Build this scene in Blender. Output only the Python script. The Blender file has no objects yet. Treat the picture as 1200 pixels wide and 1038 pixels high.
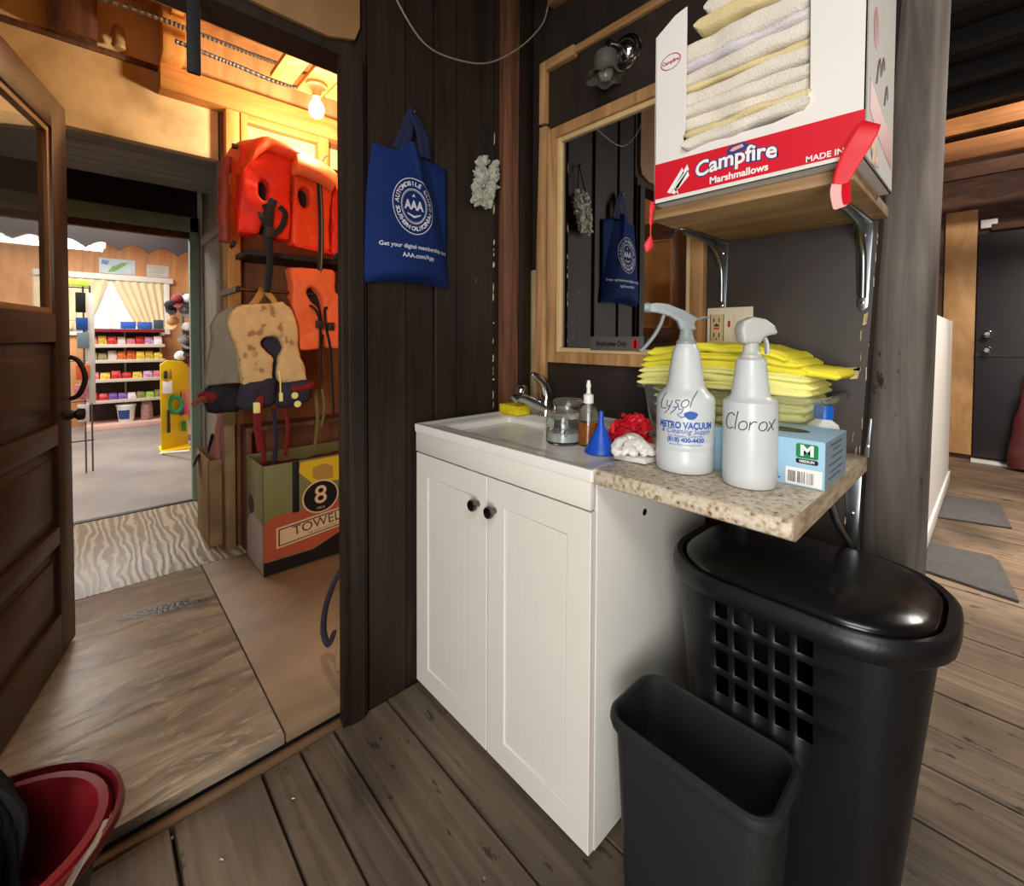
import bpy, bmesh, math, random
from mathutils import Vector, Matrix, noise

scene = bpy.context.scene
COL = scene.collection
PI = math.pi

# ------------------------------------------------------------------ camera
cam_d = bpy.data.cameras.new('camera')
cam = bpy.data.objects.new('camera', cam_d)
COL.objects.link(cam)
cam_d.sensor_fit = 'HORIZONTAL'
cam_d.sensor_width = 36.0
cam_d.lens = 532.0 / 1200.0 * 36.0
cam_d.shift_y = -(519.0 - 409.5) / 1200.0
cam_d.clip_start = 0.02
_r = Vector((0.6832, 0.7303, 0.0046)); _d = Vector((0.0215, -0.0138, -0.9997)); _f = Vector((-0.73, 0.683, -0.0251))
cam.matrix_world = Matrix(((_r.x, -_d.x, -_f.x, 0.0), (_r.y, -_d.y, -_f.y, 0.0), (_r.z, -_d.z, -_f.z, 1.15), (0, 0, 0, 1)))
scene.camera = cam

# ------------------------------------------------------------------ exposure, world, room lights and added fills
scene.view_settings.view_transform = 'Standard'
scene.view_settings.look = 'None'
scene.view_settings.gamma = 1.0
scene.view_settings.use_curve_mapping = False
scene.view_settings.exposure = 0.0

W = bpy.data.worlds.new('world'); scene.world = W
W.use_nodes = True
W.node_tree.nodes['Background'].inputs[0].default_value = (1.0, 0.94, 0.87, 1)
W.node_tree.nodes['Background'].inputs[1].default_value = 0.07


def area(name, loc, target, sx, sy, power, color):
    l = bpy.data.lights.new(name, 'AREA'); l.shape = 'RECTANGLE'; l.size = sx; l.size_y = sy
    l.energy = power; l.color = color
    o = bpy.data.objects.new(name, l); COL.objects.link(o)
    o.location = loc
    o.rotation_euler = (Vector(target) - Vector(loc)).to_track_quat('-Z', 'Y').to_euler()
    return o


area('room_tube_light', (0.55, -0.55, 2.36), (-0.45, 0.85, 0.6), 1.2, 0.5, 24, (1.0, 0.96, 0.90))
area('front_fill_light', (0.75, -1.25, 0.95), (-0.6, 0.9, 0.6), 0.9, 1.5, 55, (1.0, 0.97, 0.93))  # added fill behind the camera, brightens the cabinet and the bin fronts
area('far_fill_light', (0.95, 2.95, 2.40), (0.8, 2.8, 0.0), 0.5, 0.5, 42, (1.0, 0.93, 0.83))  # added light without a fixture, for hamper lid highlight, post edge, right floor
area('far_room_light', (0.9, 4.1, 3.35), (0.3, 3.4, 0.0), 0.5, 0.5, 150, (1.0, 0.90, 0.78))
area('shop_tube_light', (-5.6, -0.2, 2.32), (-5.6, -0.2, 0.0), 2.6, 1.4, 125, (1.0, 0.95, 0.90))


# ------------------------------------------------------------------ mesh helper
ORG = [Vector((0, 0, 0))]


def at(x=0.0, y=0.0, z=0.0):
    ORG[0] = Vector((x, y, z)); return ORG[0]


class MB:
    def __init__(s):
        s.v = []; s.f = []

    def add(s, vs, fs):
        b = len(s.v)
        s.v += [tuple(v) for v in vs]
        s.f += [tuple(b + i for i in f) for f in fs]
        return s

    def box(s, x0, x1, y0, y1, z0, z1, M=None):
        vs = [Vector((x, y, z)) for z in (z0, z1) for y in (y0, y1) for x in (x0, x1)]
        if M is not None: vs = [M @ v for v in vs]
        return s.add(vs, [(0, 2, 3, 1), (4, 5, 7, 6), (0, 1, 5, 4), (2, 6, 7, 3), (0, 4, 6, 2), (1, 3, 7, 5)])

    def loft(s, rings, cap0=True, cap1=True, closed=False):
        n = len(rings[0]); vs = [p for r in rings for p in r]; fs = []
        m = len(rings)
        for i in range(m if closed else m - 1):
            a = i * n; b = ((i + 1) % m) * n
            for k in range(n):
                k2 = (k + 1) % n
                fs.append((a + k, a + k2, b + k2, b + k))
        if not closed:
            if cap0: fs.append(tuple(range(n))[::-1])
            if cap1: fs.append(tuple((m - 1) * n + k for k in range(n)))
        return s.add(vs, fs)

    def lathe(s, prof, n=24, c=(0, 0, 0), M=None, cap0=True, cap1=True):
        rings = []
        for r, z in prof:
            ring = [Vector((c[0] + r * math.cos(2 * PI * k / n), c[1] + r * math.sin(2 * PI * k / n), c[2] + z)) for k in range(n)]
            if M is not None: ring = [M @ v for v in ring]
            rings.append(ring)
        return s.loft(rings, cap0, cap1)

    def tube(s, path, r, n=8, closed=False, flat=1.0):
        pts = [Vector(p) for p in path]
        rr = r if isinstance(r, (list, tuple)) else [r] * len(pts)
        rings = []; up = None
        m = len(pts)
        for i, p in enumerate(pts):
            a = pts[(i - 1) % m] if (closed or i > 0) else p
            b = pts[(i + 1) % m] if (closed or i < m - 1) else p
            t = (b - a).normalized()
            if up is None:
                up = Vector((0, 0, 1)) if abs(t.z) < 0.9 else Vector((1, 0, 0))
            side = t.cross(up)
            if side.length < 1e-5: side = t.orthogonal()
            side.normalize(); up = side.cross(t).normalized()
            rings.append([p + (side * math.cos(2 * PI * k / n) + up * (flat * math.sin(2 * PI * k / n))) * rr[i] for k in range(n)])
        return s.loft(rings, closed=closed)

    def sweep(s, path, widths, thick, nrm, n=16, p=2.6):
        """a padded band: flattened super-elliptic section carried along a path lying across nrm"""
        pts = [Vector(q) for q in path]; nrm = Vector(nrm).normalized(); m = len(pts)
        tt = thick if isinstance(thick, (list, tuple)) else [thick] * m
        rings = []
        for i, q in enumerate(pts):
            t = (pts[min(i + 1, m - 1)] - pts[max(i - 1, 0)]).normalized()
            side = t.cross(nrm).normalized()
            ring = []
            for k in range(n):
                a = 2 * PI * k / n; c = math.cos(a); sn = math.sin(a)
                ring.append(q + side * (widths[i] / 2 * math.copysign(abs(c) ** (2 / p), c)) + nrm * (tt[i] / 2 * math.copysign(abs(sn) ** (2 / p), sn)))
            rings.append(ring)
        return s.loft(rings)

    def prism(s, poly, fn, t0, t1):
        n = len(poly)
        vs = [fn(u, v, t0) for u, v in poly] + [fn(u, v, t1) for u, v in poly]
        fs = [tuple(range(n))[::-1], tuple(range(n, 2 * n))] + [(k, (k + 1) % n, n + (k + 1) % n, n + k) for k in range(n)]
        return s.add(vs, fs)

    def grid(s, fn, nu, nv):
        vs = [fn(i / nu, j / nv) for j in range(nv + 1) for i in range(nu + 1)]
        fs = [(j * (nu + 1) + i, j * (nu + 1) + i + 1, (j + 1) * (nu + 1) + i + 1, (j + 1) * (nu + 1) + i) for j in range(nv) for i in range(nu)]
        return s.add(vs, fs)

    def warp(s, fn):
        s.v = [tuple(fn(Vector(v))) for v in s.v]
        return s

    def wrinkle(s, amp, scale, seed=0.0):
        off = Vector((seed * 7.3, seed * 3.1, seed * 1.7))
        return s.warp(lambda v: v + noise.noise_vector(v * scale + off) * amp)

    def build(s, name, mat, parent=None, bevel=0.0, seg=2, sub=0, solid=0.0, smooth=True, angle=40, loc=None):
        me = bpy.data.meshes.new(name)
        og = ORG[0]
        me.from_pydata([(v[0] - og.x, v[1] - og.y, v[2] - og.z) for v in s.v], [], s.f)
        if parent is None and loc is None and og.length > 0: loc = og.copy()
        bm = bmesh.new(); bm.from_mesh(me)
        bmesh.ops.recalc_face_normals(bm, faces=bm.faces)
        if bevel > 0:
            ed = [e for e in bm.edges if e.is_manifold and e.calc_face_angle(0) > 0.6]
            bmesh.ops.bevel(bm, geom=ed, offset=bevel, segments=seg, affect='EDGES', profile=0.5, clamp_overlap=True)
        bm.to_mesh(me); bm.free()
        if smooth:
            me.polygons.foreach_set('use_smooth', [True] * len(me.polygons))
            me.set_sharp_from_angle(angle=math.radians(angle))
        o = bpy.data.objects.new(name, me); COL.objects.link(o)
        me.materials.append(mat)
        if parent is not None: o.parent = parent
        if loc is not None: o.location = loc
        if solid:
            m = o.modifiers.new('solid', 'SOLIDIFY'); m.thickness = solid; m.offset = 0
        if sub:
            m = o.modifiers.new('sub', 'SUBSURF'); m.levels = sub; m.render_levels = sub
        return o


def tag(o, label, cat, group=None, kind=None):
    o['label'] = label; o['category'] = cat
    if group: o['group'] = group
    if kind: o['kind'] = kind
    return o


def thing(name, label, cat, loc=(0, 0, 0), rz=0.0, group=None):
    o = bpy.data.objects.new(name, None); COL.objects.link(o)
    o.empty_display_size = 0.05
    o.location = loc; o.rotation_euler = (0, 0, rz)
    return tag(o, label, cat, group)


def struct(o, label=None):
    o['kind'] = 'structure'
    if label: o['label'] = label
    return o


def dup(root, loc, label, rz=None, group=None):
    r = root.copy(); COL.objects.link(r); r.location = loc
    if rz is not None: r.rotation_euler = (0, 0, rz)
    r['label'] = label
    if group: r['group'] = group
    for ch in list(root.children):
        c = ch.copy(); COL.objects.link(c); c.parent = r
        for g in list(ch.children):
            d = g.copy(); COL.objects.link(d); d.parent = c
    return r


def set_mats(root, mp):
    """give a copy its own mesh data with other materials; mp: part name stem -> material"""
    for o in [root] + list(root.children_recursive):
        st = o.name.split('.')[0]
        if st in mp and o.type == 'MESH':
            o.data = o.data.copy(); o.data.materials[0] = mp[st]


def rrect(w, d, r, n=6, z=0.0, cx=0.0, cy=0.0):
    pts = []
    for qx, qy, a0 in ((1, 1, 0), (-1, 1, 90), (-1, -1, 180), (1, -1, 270)):
        for k in range(n + 1):
            a = math.radians(a0 + 90 * k / n)
            pts.append(Vector((cx + qx * (w / 2 - r) + r * math.cos(a), cy + qy * (d / 2 - r) + r * math.sin(a), z)))
    return pts


def ellipse(a, b, n=28, cx=0.0, cy=0.0):
    return [(cx + a * math.cos(2 * PI * k / n), cy + b * math.sin(2 * PI * k / n)) for k in range(n)]


def smooth_path(pts, n=6):
    P = [Vector(p) for p in pts]; out = []
    for i in range(len(P) - 1):
        p0 = P[max(i - 1, 0)]; p1 = P[i]; p2 = P[i + 1]; p3 = P[min(i + 2, len(P) - 1)]
        for k in range(n):
            t = k / n
            out.append(0.5 * ((2 * p1) + (p2 - p0) * t + (2 * p0 - 5 * p1 + 4 * p2 - p3) * t * t + (3 * p1 - p0 - 3 * p2 + p3) * t ** 3))
    out.append(P[-1])
    return out


# ------------------------------------------------------------------ lettering
def glyphs(body, size, bold=0.0, align='CENTER', shear=0.0):
    cu = bpy.data.curves.new('txt', 'FONT'); cu.body = body; cu.size = size
    cu.align_x = align; cu.align_y = 'CENTER'; cu.offset = bold; cu.shear = shear; cu.resolution_u = 3
    o = bpy.data.objects.new('txt', cu); COL.objects.link(o)
    dg = bpy.context.evaluated_depsgraph_get()
    me = o.evaluated_get(dg).to_mesh()
    vs = [(v.co.x, v.co.y) for v in me.vertices]; fs = [tuple(p.vertices) for p in me.polygons]
    o.evaluated_get(dg).to_mesh_clear()
    bpy.data.objects.remove(o); bpy.data.curves.remove(cu)
    return vs, fs


def put_text(mb, body, size, fn, u=0.0, v=0.0, bold=0.0, rot=0.0, align='CENTER', shear=0.0, sx=1.0, w=0.0):
    vs, fs = glyphs(body, size, bold, align, shear)
    c, s_ = math.cos(rot), math.sin(rot)
    return mb.add([fn(u + c * a * sx - s_ * b, v + s_ * a * sx + c * b, w) for a, b in vs], fs)


def put_poly(mb, poly, fn, w=0.0):
    n = len(poly)
    return mb.add([fn(a, b, w) for a, b in poly], [tuple(range(n))])


def put_ring(mb, r0, r1, fn, cu=0.0, cv=0.0, n=40, ey=1.0, w=0.0):
    vs = [fn(cu + r * math.cos(2 * PI * k / n), cv + ey * r * math.sin(2 * PI * k / n), w) for r in (r0, r1) for k in range(n)]
    return mb.add(vs, [(k, (k + 1) % n, n + (k + 1) % n, n + k) for k in range(n)])


def arc_text(mb, body, size, fn, R, a0, a1, cu=0.0, cv=0.0, inward=False, bold=0.0, ey=1.0):
    n = len(body)
    for i, ch in enumerate(body):
        if ch == ' ': continue
        a = a0 + (a1 - a0) * (i / (n - 1))
        rot = a - PI / 2 if not inward else a + PI / 2
        put_text(mb, ch, size, fn, cu + R * math.cos(a), cv + ey * R * math.sin(a), bold, rot)


STROKES = {'C': [[(0.62, 0.80), (0.45, 0.93), (0.22, 0.85), (0.08, 0.5), (0.16, 0.12), (0.38, 0.0), (0.62, 0.12)]], 'L': [[(0.15, 1.0), (0.12, 0.05), (0.6, 0.0)]],
           'l': [[(0.16, 1.05), (0.13, 0.5), (0.14, 0.0)]], 'o': [[(0.30, 0.52), (0.10, 0.40), (0.08, 0.12), (0.28, 0.0), (0.48, 0.14), (0.46, 0.42), (0.28, 0.52)]],
           'r': [[(0.10, 0.50), (0.12, 0.0)], [(0.12, 0.32), (0.26, 0.50), (0.44, 0.48)]], 'x': [[(0.06, 0.52), (0.46, 0.0)], [(0.50, 0.62), (0.22, 0.20), (0.04, -0.04)]],
           'y': [[(0.06, 0.5), (0.14, 0.12), (0.34, 0.14)], [(0.44, 0.52), (0.30, -0.10), (0.06, -0.42)]], 's': [[(0.44, 0.46), (0.24, 0.52), (0.14, 0.38), (0.38, 0.22), (0.34, 0.04), (0.08, 0.02)]],
           '1': [[(0.10, 0.8), (0.22, 1.0), (0.20, 0.0)]], ',': [[(0.12, 0.08), (0.06, -0.15)]], '0': [[(0.28, 0.75), (0.10, 0.6), (0.08, 0.2), (0.26, 0.02), (0.44, 0.2), (0.44, 0.6), (0.28, 0.75)]]}
ADV = {'C': 0.62, 'L': 0.52, 'l': 0.26, '1': 0.34, ',': 0.2}


def handwrite(mb, body, size, fn, u=0.0, v=0.0, pen=0.0009, slant=0.15, rise=0.05):
    w = sum(ADV.get(c, 0.52) for c in body); x = -w / 2
    for c in body:
        for st in STROKES[c]:
            pts = smooth_path([Vector((p[0], p[1], 0)) for p in st], 5)
            mb.tube([fn(u + size * (x + p.x + slant * p.y), v + size * (p.y - 0.4 + rise * x), 0.0) for p in pts], pen, 5)
        x += ADV.get(c, 0.52)


# ------------------------------------------------------------------ materials
def lin(c):
    return tuple((x / 255 / 12.92 if x / 255 <= 0.04045 else ((x / 255 + 0.055) / 1.055) ** 2.4) for x in c[:3])


def mk(name, rgb, rough=0.5, metal=0.0, var=0.08, vscale=6.0, bump=0.0, bscale=40.0, spec=0.5, trans=0.0, alpha=1.0, emit=0.0, ior=1.45, coat=0.0):
    m = bpy.data.materials.new(name); m.use_nodes = True
    nt = m.node_tree; N = nt.nodes; L = nt.links
    b = N['Principled BSDF']
    c = lin(rgb)
    b.inputs['Roughness'].default_value = rough; b.inputs['Metallic'].default_value = metal
    b.inputs['Specular IOR Level'].default_value = spec
    b.inputs['Transmission Weight'].default_value = trans; b.inputs['IOR'].default_value = ior
    b.inputs['Alpha'].default_value = alpha
    b.inputs['Coat Weight'].default_value = coat
    tc = N.new('ShaderNodeTexCoord')
    nz = N.new('ShaderNodeTexNoise'); nz.inputs['Scale'].default_value = vscale; nz.inputs['Detail'].default_value = 4
    L.new(tc.outputs['Object'], nz.inputs['Vector'])
    rp = N.new('ShaderNodeValToRGB')
    rp.color_ramp.elements[0].position = 0.3; rp.color_ramp.elements[1].position = 0.7
    rp.color_ramp.elements[0].color = tuple(x * (1 - var) for x in c) + (1,)
    rp.color_ramp.elements[1].color = tuple(min(1, x * (1 + var)) for x in c) + (1,)
    L.new(nz.outputs['Fac'], rp.inputs['Fac']); L.new(rp.outputs['Color'], b.inputs['Base Color'])
    if emit:
        b.inputs['Emission Color'].default_value = c + (1,); b.inputs['Emission Strength'].default_value = emit
    if bump:
        n2 = N.new('ShaderNodeTexNoise'); n2.inputs['Scale'].default_value = bscale; n2.inputs['Detail'].default_value = 3
        L.new(tc.outputs['Object'], n2.inputs['Vector'])
        bp = N.new('ShaderNodeBump'); bp.inputs['Strength'].default_value = bump; bp.inputs['Distance'].default_value = 0.004
        L.new(n2.outputs['Fac'], bp.inputs['Height']); L.new(bp.outputs['Normal'], b.inputs['Normal'])
    return m


def wood(name, dark, light, stretch=(1.5, 22, 22), rough=0.6, bump=0.35, dist=1.5, spec=0.35, blotch=0.25, bscale=2.0, lo=0.32, hi=0.68, rot=0.0, wear=None, wear_at=0.66):
    """grain noise stretched along a board; blotches; an optional second colour in patches: worn paint, stains, paler streaks"""
    m = bpy.data.materials.new(name); m.use_nodes = True
    nt = m.node_tree; N = nt.nodes; L = nt.links; b = N['Principled BSDF']
    b.inputs['Roughness'].default_value = rough; b.inputs['Specular IOR Level'].default_value = spec
    tc = N.new('ShaderNodeTexCoord'); mp = N.new('ShaderNodeMapping')
    mp.inputs['Scale'].default_value = stretch; mp.inputs['Rotation'].default_value = (0, 0, rot)
    L.new(tc.outputs['Object'], mp.inputs['Vector'])
    n1 = N.new('ShaderNodeTexNoise'); n1.inputs['Scale'].default_value = 1.0; n1.inputs['Detail'].default_value = 6; n1.inputs['Distortion'].default_value = dist
    L.new(mp.outputs['Vector'], n1.inputs['Vector'])
    rp = N.new('ShaderNodeValToRGB'); rp.color_ramp.elements[0].position = lo; rp.color_ramp.elements[1].position = hi
    rp.color_ramp.elements[0].color = lin(dark) + (1,); rp.color_ramp.elements[1].color = lin(light) + (1,)
    L.new(n1.outputs['Fac'], rp.inputs['Fac'])
    n2 = N.new('ShaderNodeTexNoise'); n2.inputs['Scale'].default_value = bscale; n2.inputs['Detail'].default_value = 3
    L.new(tc.outputs['Object'], n2.inputs['Vector'])
    r2 = N.new('ShaderNodeValToRGB'); r2.color_ramp.elements[0].position = 0.3; r2.color_ramp.elements[1].position = 0.7
    r2.color_ramp.elements[0].color = (1 - blotch,) * 3 + (1,); r2.color_ramp.elements[1].color = (1 + blotch,) * 3 + (1,)
    L.new(n2.outputs['Fac'], r2.inputs['Fac'])
    mx = N.new('ShaderNodeMix'); mx.data_type = 'RGBA'; mx.blend_type = 'MULTIPLY'; mx.inputs['Factor'].default_value = 1.0
    L.new(rp.outputs['Color'], mx.inputs[6]); L.new(r2.outputs['Color'], mx.inputs[7])
    out = mx.outputs[2]
    at = N.new('ShaderNodeAttribute'); at.attribute_name = 'tint'
    m3 = N.new('ShaderNodeMix'); m3.data_type = 'RGBA'; m3.blend_type = 'MULTIPLY'; m3.inputs['Factor'].default_value = 1.0
    L.new(out, m3.inputs[6])
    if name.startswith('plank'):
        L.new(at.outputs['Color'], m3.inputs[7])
    else:
        m3.inputs[7].default_value = (1, 1, 1, 1)
    out = m3.outputs[2]
    if wear:
        n4 = N.new('ShaderNodeTexNoise'); n4.inputs['Scale'].default_value = 9.0; n4.inputs['Detail'].default_value = 8; n4.inputs['Roughness'].default_value = 0.7
        mp2 = N.new('ShaderNodeMapping'); mp2.inputs['Scale'].default_value = tuple(1.0 if q < 5 else 3.0 for q in stretch)
        L.new(tc.outputs['Object'], mp2.inputs['Vector']); L.new(mp2.outputs['Vector'], n4.inputs['Vector'])
        r4 = N.new('ShaderNodeValToRGB'); r4.color_ramp.elements[0].position = wear_at; r4.color_ramp.elements[1].position = wear_at + 0.04
        L.new(n4.outputs['Fac'], r4.inputs['Fac'])
        m4 = N.new('ShaderNodeMix'); m4.data_type = 'RGBA'; L.new(r4.outputs['Color'], m4.inputs['Factor'])
        L.new(out, m4.inputs[6]); m4.inputs[7].default_value = lin(wear) + (1,)
        out = m4.outputs[2]
    L.new(out, b.inputs['Base Color'])
    bp = N.new('ShaderNodeBump'); bp.inputs['Strength'].default_value = bump; bp.inputs['Distance'].default_value = 0.004
    L.new(n1.outputs['Fac'], bp.inputs['Height']); L.new(bp.outputs['Normal'], b.inputs['Normal'])
    return m


def ramp_mat(name, tex, stops, scale, rough=0.5, stretch=(1, 1, 1), bump=0.0, dist=0.0, detail=6.0, spec=0.5):
    m = bpy.data.materials.new(name); m.use_nodes = True
    nt = m.node_tree; N = nt.nodes; L = nt.links; b = N['Principled BSDF']
    b.inputs['Roughness'].default_value = rough; b.inputs['Specular IOR Level'].default_value = spec
    tc = N.new('ShaderNodeTexCoord'); mp = N.new('ShaderNodeMapping'); mp.inputs['Scale'].default_value = stretch
    L.new(tc.outputs['Object'], mp.inputs['Vector'])
    if tex == 'voronoi':
        t = N.new('ShaderNodeTexVoronoi'); t.inputs['Scale'].default_value = scale; fac = t.outputs['Color']
    elif tex == 'wave':
        t = N.new('ShaderNodeTexWave'); t.inputs['Scale'].default_value = scale; t.inputs['Distortion'].default_value = dist; t.inputs['Detail'].default_value = detail
        t.inputs['Detail Scale'].default_value = 1.2; t.bands_direction = 'Y'; fac = t.outputs['Fac']
    else:
        t = N.new('ShaderNodeTexNoise'); t.inputs['Scale'].default_value = scale; t.inputs['Detail'].default_value = detail; t.inputs['Distortion'].default_value = dist; fac = t.outputs['Fac']
    L.new(mp.outputs['Vector'], t.inputs['Vector'])
    rp = N.new('ShaderNodeValToRGB'); e = rp.color_ramp.elements
    while len(e) < len(stops): e.new(0.5)
    for i, (p, c) in enumerate(stops):
        e[i].position = p; e[i].color = lin(c) + (1,)
    L.new(fac, rp.inputs['Fac']); L.new(rp.outputs['Color'], b.inputs['Base Color'])
    if bump:
        bp = N.new('ShaderNodeBump'); bp.inputs['Strength'].default_value = bump; bp.inputs['Distance'].default_value = 0.004
        L.new(fac, bp.inputs['Height']); L.new(bp.outputs['Normal'], b.inputs['Normal'])
    return m


M = {}
M['dark_v'] = wood('dark brown painted boards', (32, 24, 19), (46, 35, 28), stretch=(18, 18, 1.2), rough=0.55, bump=0.3, spec=0.22, blotch=0.3, wear=(125, 100, 70), wear_at=0.70)
M['dark_panel'] = wood('dark brown wall panel', (41, 34, 30), (55, 45, 40), stretch=(6, 6, 2), rough=0.5, bump=0.1, blotch=0.12, wear=(140, 120, 95), wear_at=0.735)
M['jamb'] = wood('dark stained jamb', (32, 23, 18), (54, 39, 30), stretch=(20, 20, 1.2), rough=0.45, spec=0.35, bump=0.25)
M['brown_post'] = wood('reddish brown post', (72, 44, 30), (118, 78, 54), stretch=(20, 20, 1.2), rough=0.6)
M['pine'] = wood('raw pine strip', (150, 108, 66), (196, 152, 102), stretch=(16, 16, 1.4), rough=0.6, bump=0.2)
M['pine_h'] = wood('raw pine strip along', (150, 108, 66), (196, 152, 102), stretch=(1.4, 16, 16), rough=0.6, bump=0.2)
M['ply_light'] = wood('pale plywood', (176, 132, 84), (208, 166, 112), stretch=(3, 6, 1.2), rough=0.6, bump=0.1)
M['shelf_wood'] = wood('shelf board', (140, 108, 72), (186, 150, 106), stretch=(1.4, 14, 30), rough=0.55, bump=0.15)
M['plank'] = wood('plank floor boards', (70, 60, 50), (112, 97, 81), stretch=(0.9, 15, 15), rough=0.5, bump=0.4, dist=3.0, blotch=0.5, bscale=2.2, spec=0.4, lo=0.25, hi=0.75, wear=(44, 37, 31), wear_at=0.60)
M['threshold'] = wood('threshold board', (92, 70, 50), (138, 108, 78), stretch=(22, 1.4, 22), rough=0.6)
M['log'] = wood('weathered log', (78, 71, 65), (126, 117, 109), stretch=(14, 14, 0.9), rough=0.75, bump=0.6, blotch=0.3, bscale=3, wear=(52, 45, 40), wear_at=0.63)
M['osb'] = ramp_mat('yellowed board', 'noise', [(0.3, (184, 150, 104)), (0.5, (218, 186, 136)), (0.7, (230, 202, 154))], 5, 0.7, bump=0.25)
M['frame_pine'] = wood('orange pine framing', (190, 126, 62), (224, 164, 92), stretch=(14, 1.4, 14), rough=0.6, bump=0.2)
M['frame_pine_v'] = wood('orange pine studs', (190, 126, 62), (224, 164, 92), stretch=(14, 14, 1.4), rough=0.6, bump=0.2)
M['grey_board'] = wood('grey painted boards', (118, 114, 104), (146, 140, 128), stretch=(14, 1.4, 14), rough=0.6, bump=0.2)
M['grey_wall'] = mk('grey partition paint', (150, 144, 130), 0.7, var=0.1, vscale=3)
M['mint'] = mk('pale green door paint', (150, 180, 164), 0.5, var=0.08)
M['door_brown'] = wood('brown varnished door', (50, 32, 20), (80, 52, 33), stretch=(16, 16, 1.2), rough=0.35, bump=0.12, spec=0.5, blotch=0.15)
M['door_brown_h'] = wood('brown varnished rails', (50, 32, 20), (80, 52, 33), stretch=(1.2, 16, 16), rough=0.35, bump=0.12, spec=0.5, blotch=0.15)
M['white_lam'] = mk('white cabinet laminate', (226, 221, 212), 0.4, var=0.015, spec=0.4)
M['white_side'] = mk('white cabinet side', (218, 216, 208), 0.5, var=0.015)
M['white_top'] = mk('white moulded top', (232, 229, 222), 0.25, var=0.02, spec=0.5)
M['granite'] = ramp_mat('speckled laminate', 'noise', [(0.30, (92, 74, 58)), (0.38, (168, 144, 114)), (0.47, (190, 177, 153)), (0.62, (208, 198, 178)), (0.72, (168, 146, 116))], 95, 0.35, detail=5)
M['granite_edge'] = ramp_mat('worn raw edge of worktop', 'noise', [(0.35, (136, 118, 92)), (0.6, (176, 158, 130))], 25, 0.7, stretch=(1, 1, 4))
M['black_pl'] = mk('black plastic', (20, 20, 21), 0.38, var=0.1, spec=0.5, bump=0.08, bscale=150)
M['black_gloss'] = mk('glossy black plastic', (16, 16, 17), 0.22, var=0.1, spec=0.6, bump=0.05, bscale=60)
M['grey_pl'] = mk('charcoal plastic', (34, 36, 36), 0.5, var=0.06, bump=0.08, bscale=150)
M['chrome'] = mk('chrome', (205, 205, 205), 0.12, 1.0, var=0.02)
M['steel'] = mk('galvanised steel', (150, 156, 160), 0.32, 1.0, var=0.12, vscale=20)
M['dark_steel'] = mk('brushed nickel', (110, 108, 104), 0.25, 1.0, var=0.05)
M['head_clear'] = mk('clear trigger plastic', (222, 224, 220), 0.25, trans=0.45, var=0.02)
M['ply_patch'] = wood('stained plywood', (112, 82, 50), (138, 104, 66), stretch=(3, 6, 1.2), rough=0.6, bump=0.1)
M['beam'] = wood('far roof beams', (140, 92, 50), (170, 116, 68), stretch=(1.4, 14, 14), rough=0.6, bump=0.2)
M['mirror'] = mk('mirror silver', (205, 205, 205), 0.01, 1.0, var=0.0)
M['glass'] = mk('clear glass', (245, 248, 246), 0.02, trans=1.0, var=0.0, ior=1.45)
M['frost_glass'] = mk('frosted glass', (128, 122, 114), 0.4, trans=0.6, var=0.05)
M['clear_pl'] = mk('clear plastic', (240, 242, 238), 0.12, trans=0.94, var=0.01, ior=1.12)
M['milky'] = mk('milky plastic', (218, 223, 224), 0.3, var=0.015, trans=0.22)
M['white_pl'] = mk('white plastic', (230, 230, 226), 0.35, var=0.02)
M['grey_trig'] = mk('grey trigger plastic', (138, 146, 146), 0.4, var=0.03)
M['blue_pl'] = mk('blue plastic', (28, 78, 190), 0.35, var=0.05)
M['cap_blue'] = mk('blue cap', (20, 96, 196), 0.35, var=0.05)
M['amber'] = mk('amber liquid', (206, 118, 30), 0.15, var=0.05, trans=0.4)
M['red_net'] = mk('red mesh sponge', (196, 14, 34), 0.55, var=0.25, vscale=40)
M['white_cloth'] = mk('white cotton', (224, 221, 214), 0.9, var=0.05, bump=0.3, bscale=300, spec=0.1)
M['towel'] = mk('white towelling', (218, 210, 196), 0.95, var=0.07, vscale=14, bump=0.6, bscale=260, spec=0.05)
M['towel_lav'] = mk('greyish white towelling', (210, 204, 206), 0.95, var=0.07, vscale=14, bump=0.6, bscale=260, spec=0.05)
M['towel_cream'] = mk('cream towelling', (216, 198, 150), 0.95, var=0.08, vscale=14, bump=0.6, bscale=260, spec=0.05)
M['yel'] = mk('yellow microfibre', (238, 226, 70), 0.9, var=0.06, bump=0.4, bscale=250, spec=0.05)
M['yel2'] = mk('pale yellow microfibre', (242, 238, 150), 0.9, var=0.06, bump=0.4, bscale=250, spec=0.05)
M['yel_sponge'] = mk('yellow sponge', (224, 204, 16), 0.9, var=0.15, vscale=60, bump=0.5, bscale=120)
M['card_white'] = mk('white printed card', (222, 218, 212), 0.8, var=0.02, spec=0.15)
M['card_red'] = mk('red print', (206, 26, 44), 0.4, var=0.03)
M['ink_white'] = mk('white print', (235, 232, 228), 0.5, var=0.02)
M['ink_blue'] = mk('navy print', (40, 62, 122), 0.5, var=0.02)
M['ink_blue2'] = mk('blue print', (40, 84, 170), 0.5, var=0.02)
M['marker'] = mk('faded marker ink', (62, 62, 66), 0.6, var=0.15, vscale=60)
M['ink_black'] = mk('black print', (22, 20, 20), 0.5, var=0.02)
M['ink_red'] = mk('dull red print', (168, 60, 64), 0.5, var=0.03)
M['ink_pink'] = mk('faded red print', (182, 104, 104), 0.5, var=0.05)
M['ink_green'] = mk('green print', (20, 128, 72), 0.5, var=0.02)
M['glove_blue'] = mk('pale blue card', (150, 190, 214), 0.45, var=0.05, vscale=10)
M['glove_blue2'] = mk('grey blue card', (128, 148, 162), 0.45, var=0.05, vscale=10)
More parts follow.
